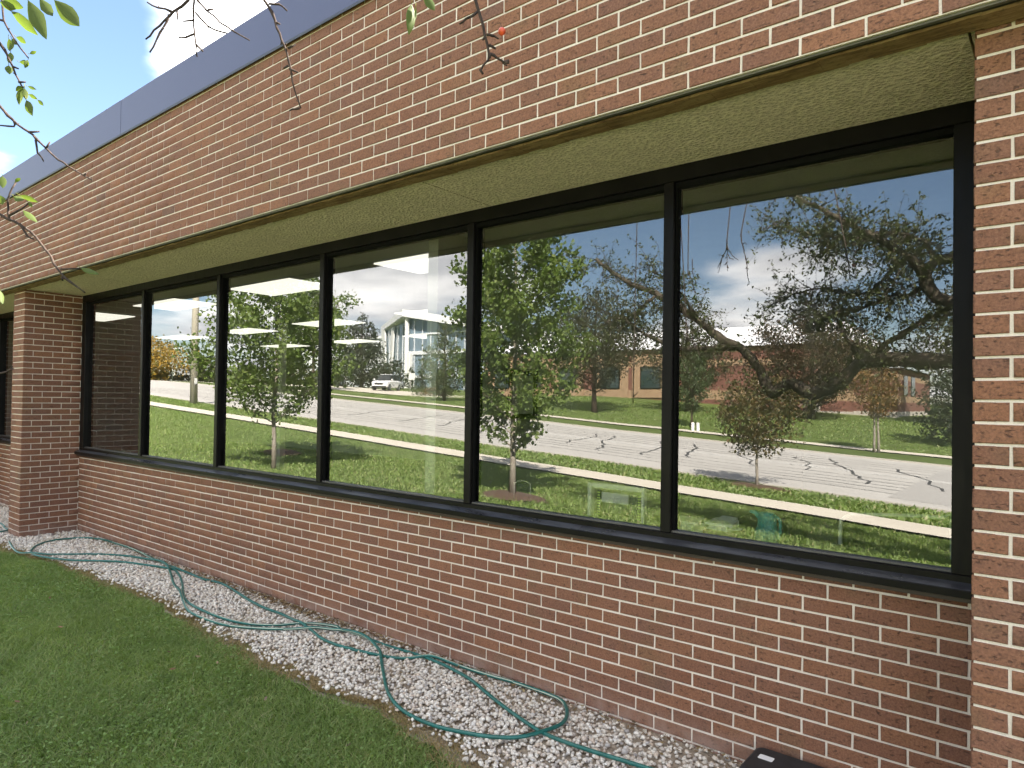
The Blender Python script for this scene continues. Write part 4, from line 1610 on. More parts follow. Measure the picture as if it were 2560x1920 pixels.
def disc(name, x, y, r, mat, dz=0.025, label=None, cat=None, seed=1, sq=0.8):
    rg = random.Random(seed)
    mb = MB()
    n = 26
    ring = []
    for i in range(n):
        a = 2 * math.pi * i / n
        rr = r * rg.uniform(0.85, 1.12)
        ring.append((x + rr * math.cos(a), y + rr * sq * math.sin(a)))
    inner = [(x + (p - x) * 0.6, y + (q - y) * 0.6) for p, q in ring]
    c = (x, y, gz(x, y) + dz + 0.05)
    for i in range(n):
        j = (i + 1) % n
        a, b, p, q = ring[i], ring[j], inner[i], inner[j]
        mb.face([(a[0], a[1], gz(*a) + dz - 0.03), (b[0], b[1], gz(*b) + dz - 0.03), (q[0], q[1], gz(*q) + dz + 0.03), (p[0], p[1], gz(*p) + dz + 0.03)])
        mb.face([(p[0], p[1], gz(*p) + dz + 0.03), (q[0], q[1], gz(*q) + dz + 0.03), c])
    o = mb.build(name, mat)
    return tag(o, label, cat, kind='stuff')


disc('mulch_ring', -7.91, -7.11, 0.75, MAT['mulch'], label='ring of brown bark mulch round the tall maple', cat='mulch', seed=2)
disc('mulch_ring', -16.2, -7.45, 0.7, MAT['mulch'], label='patch of brown mulch behind the slender maple', cat='mulch', seed=3, sq=0.6)
disc('mulch_ring', -5.64, -14.05, 0.9, MAT['mulch'], label='bare brown ring round the small turning tree on the verge', cat='mulch', seed=4, sq=0.35)
tree('young_tree', 'small verge tree with dark green and bronze turning leaves, mirrored in the right hand pane', -5.64, -14.0, 2.95, 0.85, ell(1.12, 0.34, 0.2), 5200, 0.085, MAT['l_young'], 0.036, MAT['bark_m'], 43, 40, 0.55, 0.17)
tree('young_tree', 'thin twin stemmed tree with orange brown leaves on the far verge', -6.2, -30.7, 3.95, 1.55, ell(1.12, 0.34, 0.2), 3000, 0.11, MAT['l_orange'], 0.05, MAT['bark_m'], 44, 30, 0.6, 0.17, trunks=((-0.07, 0), (0.09, 0)))
tree('young_tree', 'soft green upright tree beside the white bollards across the street', -16.05, -33.7, 4.7, 0.8, ell(1.0, 0.4, 0.3), 3200, 0.12, MAT['l_light'], 0.06, MAT['bark_d'], 45, 30, 0.8, 0.17)
tree('broadleaf_tree', 'large dark bronze tree in front of the striped brick building', -12.6, -44.5, 7.5, 0.9, ell(3.9, 0.36, 0.2), 16000, 0.17, MAT['l_red'], 0.2, MAT['bark_d'], 46, 60, 0.5, 0.13)
tree('broadleaf_tree', 'spreading dark olive tree with a leaning brown trunk, left of the brick building windows', -24.3, -36.7, 8.6, 1.5, ell(3.7, 0.4, 0.22), 14000, 0.17, MAT['l_dark'], 0.17, MAT['bark_d'], 47, 50, 0.55, 0.13)
tree('broadleaf_tree', 'dark rounded tree in front of the tan bay of the brick building', -20.3, -42.5, 6.6, 0.8, ell(2.7, 0.36, 0.2), 9000, 0.16, MAT['l_dark'], 0.13, MAT['bark_d'], 57, 44, 0.5, 0.13)
tree('conifer', 'bushy dark green evergreen at the right edge of the far lawn', -4.0, -36.5, 5.0, 0.15, ell(1.75, 0.25, 0.12), 4200, 0.15, MAT['l_spruce'], 0.1, MAT['bark_d'], 48, 50, 0.25, 0.13)
tree('broadleaf_tree', 'olive tree crowding the brick building from behind the evergreen', -3.5, -47.0, 9.5, 2.0, ell(4.0, 0.4, 0.2), 5000, 0.24, MAT['l_dark'], 0.2, MAT['bark_d'], 49, 46, 0.5, 0.14)
tree('spruce_tree', 'broad dark spruce beside the white parked car', -66.6, -51.3, 9.9, 0.2, cone(5.0), 7500, 0.34, MAT['l_spruce'], 0.22, MAT['bark_d'], 50, 70, 0.08, 0.10, droop=0.0)
tree('broadleaf_tree', 'bright green tree in front of the glass pavilion', -36.6, -34.9, 6.7, 0.4, cone(2.1, 0.3), 4800, 0.16, MAT['l_linden'], 0.12, MAT['bark_d'], 51, 52, 0.35, 0.13)
tree('linden_tree', 'rounded dark green linden behind the slender maple', -53.5, -35.0, 9.6, 3.2, ell(3.3, 0.38, 0.2), 6000, 0.22, MAT['l_linden'], 0.17, MAT['bark_d'], 52, 46, 0.5, 0.13)
tree('honeylocust_tree', 'wide golden autumn tree at the crest of the road', -94.5, -37.0, 6.6, -0.9, ell(6.4, 0.34, 0.2), 8000, 0.36, MAT['l_gold'], 0.25, MAT['bark_d'], 53, 54, 0.3, 0.12)
tree('broadleaf_tree', 'dark green tree just right of the golden tree', -98.0, -47.5, 4.6, 0.3, ell(3.0, 0.3, 0.2), 2500, 0.34, MAT['l_dark'], 0.2, MAT['bark_d'], 54, 30, 0.3, 0.14)
tree('broadleaf_tree', 'low green tree on the skyline to the right of the concrete pole', -97.0, -54.0, 3.6, 0.2, ell(2.8, 0.3, 0.2), 2200, 0.34, MAT['l_linden'], 0.2, MAT['bark_d'], 55, 30, 0.3, 0.14)
tree('broadleaf_tree', 'low olive tree on the skyline behind the slender maple', -100.0, -64.0, 4.6, 0.2, ell(4.0, 0.3, 0.2), 2600, 0.36, MAT['l_dark'], 0.2, MAT['bark_d'], 56, 30, 0.3, 0.14)
hb = empty('hedge', (-97, -50, gz(-97, -50)), 'dark clipped hedge along the crest of the road under the golden tree', 'hedge')
rg = np.random.default_rng(77)
tt = rg.uniform(0, 1, 7000)
hx, hy = -90 - 11 * tt + rg.normal(0, 0.5, 7000), -24 - 52 * tt + rg.normal(0, 0.5, 7000)
hz_ = ground(hx, hy) + rg.uniform(0, 1, 7000) ** 0.8 * (1.5 + 0.9 * np.sin(tt * 23) * np.sin(tt * 7 + 1))
leafcloud('foliage', np.stack([hx, hy, hz_], 1), 0.36, rg, MAT['l_dark'], hb)
mb = MB()
for i in range(12):
    tq = i / 11
    xq, yq = -90 - 11 * tq, -24 - 52 * tq
    mb.cyl(xq, yq, gz(xq, yq) - 0.1, gz(xq, yq) + 1.0, 0.06, 0.04, 6)
mb.build('stems', MAT['bark_d'], hb)
AG = 'row of arborvitae along the car park'
hz = [(-76.5, -52.5, 3.4, 'thin pointed evergreen left of the broad spruce'), (-73.4, -52.3, 2.7, 'short pointed evergreen tucked under the spruce'),
      (-63.5, -55.0, 3.3, 'pointed evergreen just right of the white car'), (-61.9, -55.2, 3.0, 'second pointed evergreen right of the white car'),
      (-60.2, -55.4, 3.4, 'third pointed evergreen, behind the small white sign'), (-58.4, -55.8, 3.0, 'pointed evergreen right of the small white sign'),
      (-56.6, -56.0, 3.3, 'last pointed evergreen of the row, under the bright green tree')]
for i, (x, y, h, lb) in enumerate(hz):
    tree('arborvitae', lb, x, y, h, 0.05, cone(0.85, 0.2), 700, 0.2, MAT['l_arbor'], 0.06, MAT['bark_d'], 60 + i, 22, 0.5, 0.22, AG, cat='shrub')
for i, (x, y, h, r, lb, mt) in enumerate(((-46.0, -41.5, 0.75, 1.0, 'low grey green shrub mound by the drive', 'l_light'), (-44.4, -41.2, 0.8, 0.9, 'low bronze shrub mound by the drive', 'l_orange'), (-42.8, -41.0, 0.7, 0.9, 'low olive shrub mound by the drive', 'l_dark'))):
    tree('shrub', lb, x, y, h, 0.02, ell(r, 0.3, 0.3), 700, 0.12, MAT[mt], 0.03, MAT['bark_d'], 80 + i, 16, 0.4, 0.25, cat='shrub')

# ------------------------------------------------------------------ poles, signs, bollards
p = empty('street_lamp', (-33.75, -13.75, gz(-33.75, -13.75)), 'thick tapered concrete lamp pole on the verge, mirrored in the second pane from the left', 'street lamp')
z0 = gz(-33.75, -13.75)
mb = MB()
mb.cyl(-33.75, -13.75, z0 - 0.2, z0 + 11.5, 0.20, 0.10, 18)
mb.build('pole', MAT['pole'], p, True)
mb = MB()
mb.tube([(-33.75, -13.75, z0 + 11.3), (-33.75, -15.0, z0 + 11.9), (-33.75, -16.6, z0 + 12.1)], [0.06, 0.05, 0.045], 8)
mb.build('arm', MAT['wpole'], p, True)
mb = MB()
mb.bbox(-33.93, -33.57, -17.4, -16.6, z0 + 12.0, z0 + 12.18, 0.04)
mb.build('lamp_head', MAT['wpole'], p)
mb = MB()
mb.bbox(-33.57, -33.53, -13.82, -13.68, z0 + 1.0, z0 + 1.3, 0.008)
mb.build('access_cover', MAT['wpole'], p)

xx, yy = -91.5, -39.7
z0 = gz(xx, yy)
p = empty('street_lamp', (xx, yy, z0), 'slim distant lamp post in front of the golden tree', 'street lamp')
mb = MB()
mb.cyl(xx, yy, z0 - 0.2, z0 + 4.6, 0.10, 0.07, 10)
mb.build('pole', MAT['wpole'], p, True)
mb = MB()
mb.tube([(xx, yy, z0 + 4.5), (xx + 0.2, yy - 0.5, z0 + 4.62), (xx + 0.4, yy - 0.9, z0 + 4.66)], 0.05, 6)
mb.bbox(xx + 0.3, xx + 0.6, yy - 1.4, yy - 0.8, z0 + 4.6, z0 + 4.74, 0.03)
mb.build('lamp_head', MAT['wpole'], p)
mb = MB()
mb.bbox(xx + 0.1, xx + 0.14, yy - 0.35, yy + 0.1, z0 + 0.9, z0 + 1.4, 0.005)
mb.build('sign_plate', MAT['white'], p)


def signpost(x, y, h, w, hh, label, two=False):
    z0 = gz(x, y)
    p = empty('sign', (x, y, z0), label, 'sign')
    for ox in ((-w * 0.3, w * 0.3) if two else (0,)):
        mb = MB()
        mb.cyl(x + ox, y, z0 - 0.1, z0 + h, 0.035, 0.035, 8)
        mb.build('post', MAT['wpole'], p)
    mb = MB()
    mb.bbox(x - w / 2, x + w / 2, y + 0.04, y + 0.07, z0 + h - hh, z0 + h + 0.02, 0.006)
    mb.build('sign_panel', MAT['white'], p)


signpost(-58.3, -52.0, 1.95, 1.0, 0.75, 'small white sign on two posts in front of the glass pavilion', True)
signpost(-74.5, -47.5, 2.0, 0.55, 0.75, 'narrow white sign on one post left of the spruce')
for i, (x, y) in enumerate(((-15.22, -31.95), (-15.02, -32.15))):
    z0 = gz(x, y)
    b = empty('bollard', (x, y, z0), ('left', 'right')[i] + ' of two white bollards below the soft green tree', 'bollard', 'white bollards by the far sidewalk')
    mb = MB()
    mb.cyl(x, y, z0 - 0.05, z0 + 0.42, 0.085, 0.085, 12)
    mb.build('post', MAT['white'], b)
    mb = MB()
    mb.tube([(x, y, z0 + 0.42), (x, y, z0 + 0.45), (x, y, z0 + 0.465)], [0.09, 0.085, 0.05], 12)
    mb.build('cap', MAT['white'], b)

# ------------------------------------------------------------------ parked cars
def car(x, y, rz, label, paint, hgt=1.68, name='parked_car'):
    z0 = gz(x, y) + 0.02
    root = empty(name, (x, y, z0), label, 'car')
    c, s = math.cos(rz), math.sin(rz)

    def tr(p):
        return (x + p[0] * c - p[1] * s, y + p[0] * s + p[1] * c, z0 + p[2])

    def loft(secs, nm, mat, par, smooth=True):
        mb = MB()
        vs = [[tr(p) for p in sec] for sec in secs]
        rings(mb, vs)
        return mb.build(nm, mat, par)

    def sec(xp, w, zb, zt, r=0.12):
        return [(xp, -w + r * .4, zb), (xp, -w, zb + r), (xp, -w, zt - r), (xp, -w + r, zt), (xp, w - r, zt), (xp, w, zt - r), (xp, w, zb + r), (xp, w - r * .4, zb)]
    W = 0.92
    body = loft([sec(-2.28, W * .86, .42, .92), sec(-2.2, W * .95, .34, 1.02), sec(-1.2, W, .28, 1.06), sec(0.6, W, .28, 1.05), sec(1.3, W, .28, 1.02), sec(2.05, W * .96, .32, .93), sec(2.27, W * .82, .42, .80)], 'body', paint, root)
    cab = loft([sec(-2.1, W * .80, 1.0, 1.12, .05), sec(-1.75, W * .78, 1.0, hgt - .06, .08), sec(-0.4, W * .80, 1.0, hgt, .1), sec(0.35, W * .78, 1.0, hgt - .05, .1), sec(1.15, W * .80, 1.0, 1.05, .02)], 'cabin', MAT['carglass'], root)
    loft([sec(-1.7, W * .66, hgt - .05, hgt - .02, .01), sec(-0.4, W * .70, hgt - .03, hgt + .015, .015), sec(0.3, W * .66, hgt - .05, hgt - .02, .01)], 'roof', paint, root)
    for sx in (-1.38, 1.42):
        for sy in (-1, 1):
            mb = MB()
            mb.tube([tr((sx, sy * (W - .2), .34)), tr((sx, sy * (W + .015), .34))], .345, 18)
            wh = mb.build('wheel', MAT['tyre'], root)
            mb = MB()
            mb.tube([tr((sx, sy * (W + .01), .34)), tr((sx, sy * (W + .03), .34))], .22, 14)
            mb.build('rim', MAT['chrome'], wh)
    for sy in (-1, 1):
        loft([[(2.10, sy * .55, .74), (2.10, sy * .80, .74), (2.10, sy * .80, .86), (2.10, sy * .55, .86)][::sy], [(2.285, sy * .52, .68), (2.26, sy * .76, .68), (2.24, sy * .76, .79), (2.27, sy * .52, .79)][::sy]], 'headlight', MAT['chrome'], root)
        loft([[(.95, sy * .93, 1.06), (.95, sy * 1.08, 1.06), (.95, sy * 1.08, 1.2), (.95, sy * .93, 1.2)][::sy], [(1.1, sy * .93, 1.06), (1.1, sy * 1.05, 1.06), (1.1, sy * 1.05, 1.17), (1.1, sy * .93, 1.17)][::sy]], 'side_mirror', paint, root)
    loft([[(2.20, -.48, .56), (2.20, .48, .56), (2.20, .48, .78), (2.20, -.48, .78)], [(2.30, -.46, .56), (2.30, .46, .56), (2.30, .46, .75), (2.30, -.46, .75)]], 'grille', MAT['tyre'], root)
    loft([[(2.1, -.8, .30), (2.1, .8, .30), (2.1, .8, .46), (2.1, -.8, .46)], [(2.29, -.7, .32), (2.29, .7, .32), (2.29, .7, .44), (2.29, -.7, .44)]], 'bumper', MAT['tyre'], root)
    return root


car(-55.2, -45.4, math.radians(62), 'white sport utility car facing the street beside the dark spruce', MAT['carwhite'], 1.72)
car(-74.0, -52.0, math.radians(75), 'dark parked car far behind the slender maple', simple('grey_car_paint', (0.06, 0.065, 0.075), 0.25), 1.5)

# ------------------------------------------------------------------ buildings across the street
b1 = empty('brick_building', (-22, -52, gz(-22, -50)), 'long low brick building with red and tan stripes and a white roof across the street', 'building')
zb = 0.75
Y1 = -50.5
xL, xC = -46.0, -11.4
bands = [(-0.6, 1.25, 'fdn'), (1.25, 2.0, 'redbrick'), (2.0, 2.75, 'tanbrick'), (2.75, 4.7, 'redbrick'), (4.7, 5.2, 'tanbrick'), (5.2, 5.8, 'redbrick'), (5.8, 6.2, 'tanbrick')]
for a, b, mt in bands:
    mb = MB()
    mb.box(xL, xC, Y1 - 12 + (0 if mt == 'fdn' else 0.02), Y1 + (0.05 if mt == 'fdn' else 0), a + 0.0, b - 0.001)
    mb.build('brick_band' if mt != 'fdn' else 'foundation', MAT[mt], b1)
mb = MB()
mb.face([(xL - .3, Y1 + .3, 6.21), (xC + .3, Y1 + .3, 6.21), (xC - 2, Y1 - 6, 8.4), (xL, Y1 - 6, 8.4)])
mb.face([(xL - .3, Y1 + .3, 6.205), (xL, Y1 - 6, 8.395), (xL - .3, Y1 - 12, 6.205)])
mb.face([(xC + .3, Y1 + .3, 6.205), (xC + .3, Y1 - 12, 6.205), (xC - 2, Y1 - 6, 8.395)])
mb.face([(xL - .3, Y1 - 12, 6.2), (xL, Y1 - 6, 8.39), (xC - 2, Y1 - 6, 8.39), (xC + .3, Y1 - 12, 6.2)])
mb.build('roof', MAT['roofwhite'], b1)
# tan bays with dark windows on the left part
for xw in (-43.5, -39.6, -35.7, -31.1, -27.2):
    mb = MB()
    mb.box(xw - 1.75, xw + 1.75, Y1 + 0.02, Y1 + 0.10, 2.1, 5.75)
    w = mb.build('tan_panel', MAT['tanbrick'], b1)
    mb = MB()
    mb.bbox(xw - 0.95, xw + 0.95, Y1 + 0.08, Y1 + 0.16, 2.85, 4.75, 0.02)
    fr = mb.build('window', MAT['frame'], b1)
    mb = MB()
    mb.box(xw - 0.86, xw + 0.86, Y1 + 0.15, Y1 + 0.17, 2.94, 4.66)
    mb.build('window_glass', MAT['dkglass'], fr)
# the lower wing on the right, its end wall turned to the sun
for a, b, mt in ((-0.6, 1.3, 'fdn'), (1.3, 1.95, 'redbrick'), (1.95, 2.4, 'tanbrick'), (2.4, 3.5, 'redbrick'), (3.5, 3.9, 'tanbrick'), (3.9, 4.3, 'redbrick')):
    mb = MB()
    mb.box(xC + 0.001, -8.7, Y1 - 14, Y1 + (0.07 if mt == 'fdn' else 0.02), a, b - 0.001)
    mb.build('brick_band' if mt != 'fdn' else 'foundation', MAT[mt], b1)
mb = MB()
mb.raw([(xC, Y1 + .25, 5.2), (-8.4, Y1 + .25, 4.3), (-8.4, Y1 - 14, 4.3), (xC, Y1 - 14, 5.2), (xC, Y1 + .25, 4.31), (-8.4, Y1 + .25, 4.302), (-8.4, Y1 - 14, 4.302), (xC, Y1 - 14, 4.31)],
       [(0, 3, 2, 1), (4, 5, 1, 0), (7, 3, 2, 6)])
mb.build('wing_roof', MAT['roofwhite'], b1)
for yw in (-53.2, -56.2):
    mb = MB()
    mb.bbox(-8.71, -8.64, yw - 0.7, yw + 0.7, 2.45, 3.85, 0.02)
    mb.build('window', MAT['dkglass'], b1)
mb = MB()
mb.box(-13.95, -13.6, Y1 + 0.06, Y1 + 0.25, 0.2, 2.5)
mb.build('downpipe_cover', MAT['fdn'], b1)

b2 = empty('glass_pavilion', (-74, -74, 3.0), 'modern grey glass pavilion with a broad white folded roof', 'building')
yF, xA, xE = -70.0, -78.2, -56.0
zg = 2.3


def top(x):
    return 14.25 - 0.177 * (x - xA)


mb = MB()
mb.raw([(xA, yF, zg), (xE, yF, zg), (xE, yF, top(xE)), (xA, yF, top(xA)), (xA, yF - 1, zg), (xE, yF - 1, zg), (xE, yF - 1, top(xE)), (xA, yF - 1, top(xA))],
       [(3, 2, 1, 0), (4, 5, 6, 7), (0, 1, 5, 4), (1, 2, 6, 5), (7, 6, 2, 3), (0, 4, 7, 3)])
mb.build('curtain_wall', MAT['bluglass'], b2)
for zb_, h_, xr in ((4.9, 0.35, xE), (8.4, 0.55, xE), (11.4, 0.22, -63.5)):
    mb = MB()
    mb.box(xA + 0.3, xr, yF + 0.02, yF + 0.22, zb_, zb_ + h_)
    mb.build('spandrel', MAT['panelw'], b2)
for i in range(12):
    xm = xA + 1.3 + i * 1.75
    mb = MB()
    mb.box(xm - 0.05, xm + 0.05, yF + 0.03, yF + 0.14, zg, top(xm) - 0.05)
    mb.build('mullion', MAT['panelw'], b2)
sd = np.array([-12.5, -5.6])
nn = np.array([-0.41, 0.91])


def side(t, z, o=0.0):
    q = np.array([xA, yF]) + sd * t + nn * o
    return (q[0], q[1], z)


mb = MB()
A = [side(0, zg), side(1, zg), side(1, 13.15), side(0, 14.2)]
B = [side(0, zg, -0.8), side(1, zg, -0.8), side(1, 13.15, -0.8), side(0, 14.2, -0.8)]
mb.raw(A + B, [(0, 1, 2, 3), (7, 6, 5, 4), (0, 3, 7, 4), (1, 5, 6, 2), (3, 2, 6, 7)])
mb.build('side_wall', MAT['bluglass'], b2)
for t0, t1, tb in ((0.50, 0.60, 0.56), (0.86, 1.0, 0.76)):
    mb = MB()
    q = [side(t0, 13.4, 0.12), side(t1, 13.2, 0.12), side(tb + 0.05, zg, 0.12), side(tb, zg, 0.12)]
    r_ = [side(t0, 13.4, 0.4), side(t1, 13.2, 0.4), side(tb + 0.05, zg, 0.4), side(tb, zg, 0.4)]
    mb.raw(q + r_, [(0, 1, 2, 3), (7, 6, 5, 4), (0, 4, 5, 1), (1, 5, 6, 2), (2, 6, 7, 3), (3, 7, 4, 0)])
    mb.build('fin', MAT['white'], b2)
for t in (0.2, 0.38, 0.7):
    mb = MB()
    q = [side(t, zg, 0.02), side(t + 0.012, zg, 0.02), side(t + 0.012, 13.3, 0.02), side(t, 13.4, 0.02)]
    r_ = [side(t, zg, 0.14), side(t + 0.012, zg, 0.14), side(t + 0.012, 13.3, 0.14), side(t, 13.4, 0.14)]
    mb.raw(q + r_, [(0, 1, 2, 3), (7, 6, 5, 4), (0, 4, 5, 1), (1, 5, 6, 2), (2, 6, 7, 3), (3, 7, 4, 0)])
    mb.build('mullion', MAT['panelw'], b2)
mb = MB()
mb.cyl(xA + 0.1, yF + 0.55, zg, 14.25, 0.36, 0.36, 14)
mb.build('column', MAT['white'], b2)
mb = MB()
mb.bbox(xA + 1.3, xA + 2.0, yF + 1.0, yF + 1.7, zg, 8.6, 0.05)
mb.build('white_pylon', MAT['white'], b2)
mb = MB()
P0 = [(-91.4, -75.6, 13.2), (xA - 0.3, yF + 1.3, 14.35), (xE + 1.5, yF + 1.3, 14.35 - 0.177 * (xE + 1.8 - xA)), (xE + 1.5, yF - 16, 14.35 - 0.177 * (xE + 1.8 - xA)), (-90, -88, 13.4)]
P1 = [(q[0], q[1], q[2] + (0.85, 1.15, 0.95, 0.95, 0.85)[i]) for i, q in enumerate(P0)]
mb.raw(P0 + P1, [(4, 3, 2, 1, 0), (5, 6, 7, 8, 9), (0, 1, 6, 5), (1, 2, 7, 6), (2, 3, 8, 7), (3, 4, 9, 8), (4, 0, 5, 9)])
mb.build('roof_canopy', MAT['roofwhite'], b2)
b3 = empty('white_building', (-100, -76, 3.0), 'long plain white building behind the spruce', 'building')
mb = MB()
mb.box(-128, -93.5, -92, -79, 2.0, 12.5)
mb.build('wall', MAT['panelw'], b3)
for i in range(3):
    mb = MB()
    mb.box(-128, -93.6, -78.98, -78.9, 5.0 + i * 2.6, 5.16 + i * 2.6)
    mb.build('panel_seam', MAT['soffgrey'], b3)
mb = MB()
mb.box(-128.2, -93.3, -92.2, -78.7, 12.501, 12.9)
mb.build('parapet', MAT['roofwhite'], b3)
b4 = empty('white_kiosk', (-99, -57, 3.2), 'small pale building on the skyline right of the concrete pole', 'building')
mb = MB()
mb.box(-103, -100.5, -60.5, -58.5, 2.4, 5.2)
mb.build('wall', MAT['white'], b4)
mb = MB()
mb.box(-103.2, -100.3, -60.7, -58.3, 5.201, 5.4)
mb.build('roof', MAT['soffgrey'], b4)

# ------------------------------------------------------------------ the crabapple that leans over the camera
crab = empty('crabapple_tree', (1.9, -6.4, gz(1.9, -6.4)), 'gnarled crabapple with crooked dark limbs and leafy twigs, tips hanging before the bricks', 'tree')
g = np.random.default_rng(91)
zt0 = gz(1.9, -6.4)
mb = MB()
mb.tube(catmull([(1.95, -6.5, zt0 - 0.1), (1.9, -6.42, zt0 + 0.5), (1.75, -6.35, zt0 + 1.2), (1.5, -6.3, zt0 + 1.9), (1.0, -6.28, 2.05), (0.3, -6.28, 2.15), (-0.38, -6.3, 2.199)], 0.12), np.linspace(0.19, 0.105, len(catmull([(1.95, -6.5, zt0 - 0.1), (1.9, -6.42, zt0 + 0.5), (1.75, -6.35, zt0 + 1.2), (1.5, -6.3, zt0 + 1.9), (1.0, -6.28, 2.05), (0.3, -6.28, 2.15), (-0.38, -6.3, 2.199)], 0.12))), 10)
mb.build('trunk', MAT['bark_b'], crab, True)
SEEDS = []


def limb(pts, r0, r1, seed_gap=0.16, wig=0.02, nm='limb'):
    p = catmull(pts, 0.07)
    p = p + g.normal(0, wig * 0.4, p.shape)
    rr = np.linspace(r0, r1, len(p)) * (1 + 0.12 * np.sin(np.arange(len(p)) * 0.9) + g.normal(0, 0.06, len(p)))
    mb = MB()
    mb.tube(p, rr, 9)
    mb.build(nm, MAT['bark_b'], crab, True)
    acc = 0
    for i in range(1, len(p)):
        acc += np.linalg.norm(p[i] - p[i - 1])
        if acc > seed_gap:
            acc = 0
            SEEDS.append((p[i], p[i] - p[i - 1], rr[i]))


limb(LIMBS['A'], 0.105, 0.078, 0.30)
limb(LIMBS['B'], 0.075, 0.026, 0.20)
limb(LIMBS['C'], 0.050, 0.018, 0.2)
limb([(1.5, -6.3, zt0 + 1.9), (0.8, -6.25, 2.5), (0.1, -6.2, 2.7)] + LIMBS['D'][:1], 0.10, 0.08, 9)
limb(LIMBS['D'], 0.080, 0.055, 0.22)
limb(LIMBS['E'], 0.052, 0.018, 0.13)
limb(LIMBS['F'], 0.045, 0.022, 0.15)
limb(LIMBS['G'], 0.035, 0.012, 0.14)
limb([LIMBS['D'][-1], (0.2, -5.6, 3.8), (0.3, -4.9, 4.0)], 0.05, 0.02, 0.3)
# a limb that passes high over the camera and carries the hanging tips
OVER = [(1.5, -6.3, zt0 + 1.9), (1.25, -5.6, 3.2), (0.7, -4.6, 3.75), (-0.2, -3.8, 3.95), (-1.2, -3.3, 3.90), (-2.2, -3.0, 3.75), (-3.0, -2.8, 3.6)]
limb(OVER, 0.07, 0.012, 9, 0.01)
# the upper crown, out of view, added to shade the lawn below the windows
TOP = (1.45, -6.2, 2.6)
for pts in ([(1.5, -6.3, zt0 + 1.9), TOP, (1.1, -5.4, 4.3), (0.4, -4.6, 5.2), (-0.4, -4.2, 5.6)], [TOP, (1.9, -5.5, 4.4), (2.2, -4.6, 5.4), (2.0, -3.8, 5.9)], [TOP, (1.3, -6.2, 4.4), (1.0, -5.9, 5.5), (0.6, -5.6, 6.1)],
            [TOP, (2.3, -6.4, 4.4), (2.9, -6.0, 5.3), (3.2, -5.3, 5.8)], [(1.1, -5.4, 4.3), (1.3, -4.6, 5.1), (1.2, -3.9, 5.5)], [(1.3, -6.2, 4.4), (0.4, -6.1, 4.8), (-0.6, -6.0, 5.2)], [(0.4, -4.6, 5.2), (0.5, -4.9, 5.8), (0.2, -5.3, 6.2)]):
    limb(pts, 0.055, 0.014, 0.17)
for pts in ([LIMBS['E'][2], (-2.2, -6.3, 3.9), (-2.9, -6.6, 4.2)], [LIMBS['E'][1], (-1.7, -6.3, 3.1), (-2.3, -6.5, 3.25), (-2.9, -6.6, 3.1)], [LIMBS['D'][3], (-1.5, -6.3, 3.0), (-2.1, -6.5, 2.85), (-2.6, -6.7, 2.95)],
            [LIMBS['E'][0], (-1.3, -6.5, 3.6), (-1.4, -6.9, 4.0)], [LIMBS['B'][5], (-4.2, -6.3, 3.4), (-4.6, -6.1, 3.7)], [LIMBS['B'][7], (-5.0, -6.5, 3.1), (-5.5, -6.4, 2.95)], [LIMBS['D'][5], (-1.1, -6.3, 3.7), (-1.7, -6.5, 3.9), (-2.4, -6.6, 3.7)]):
    limb(pts, 0.026, 0.008, 0.12, 0.03, 'bough')

# fine twigs and leaves in the crown
tw = MB()
LP = []
n_tw = 0
for p, d, r in SEEDS:
    for k in range(g.integers(5, 9)):
        a = g.normal(size=3)
        a[2] = abs(a[2]) * 0.6 + 0.05 if g.uniform() < 0.62 else -abs(a[2]) * 0.9
        a = a / np.linalg.norm(a) + 0.25 * d / (np.linalg.norm(d) + 1e-9)
        a /= np.linalg.norm(a)
        L = g.uniform(0.25, 0.75)
        pts = [p]
        cur, q = a.copy(), np.array(p, float)
        m = 5
        for s in range(m):
            cur = cur + g.normal(0, 0.28, 3) + np.array([0, 0, -0.10])
            cur /= np.linalg.norm(cur)
            q = q + cur * L / m
            pts.append(q.copy())
        tw.tube(pts, np.linspace(0.0055, 0.0016, len(pts)), 4, cap=False)
        n_tw += 1
        for s in range(1, m + 1):
            for _ in range(g.integers(1, 5)):
                LP.append(pts[s] + g.normal(0, 0.028, 3))
            if g.uniform() < 0.55:
                b = g.normal(size=3)
                b[2] -= 0.3
                b /= np.linalg.norm(b)
                l2 = g.uniform(0.06, 0.2)
                e = pts[s] + b * l2
                mid = (pts[s] + e) / 2 + g.normal(0, 0.012, 3)
                tw.tube([pts[s], mid, e], [0.0025, 0.002, 0.0012], 3, cap=False)
                for _ in range(g.integers(2, 6)):
                    LP.append(e + g.normal(0, 0.022, 3))
tw.build('twigs', MAT['twig'], crab)
o = leafcloud('foliage', np.array(LP), 0.052, g, MAT['l_crab'], crab, 0.48, 0.35)

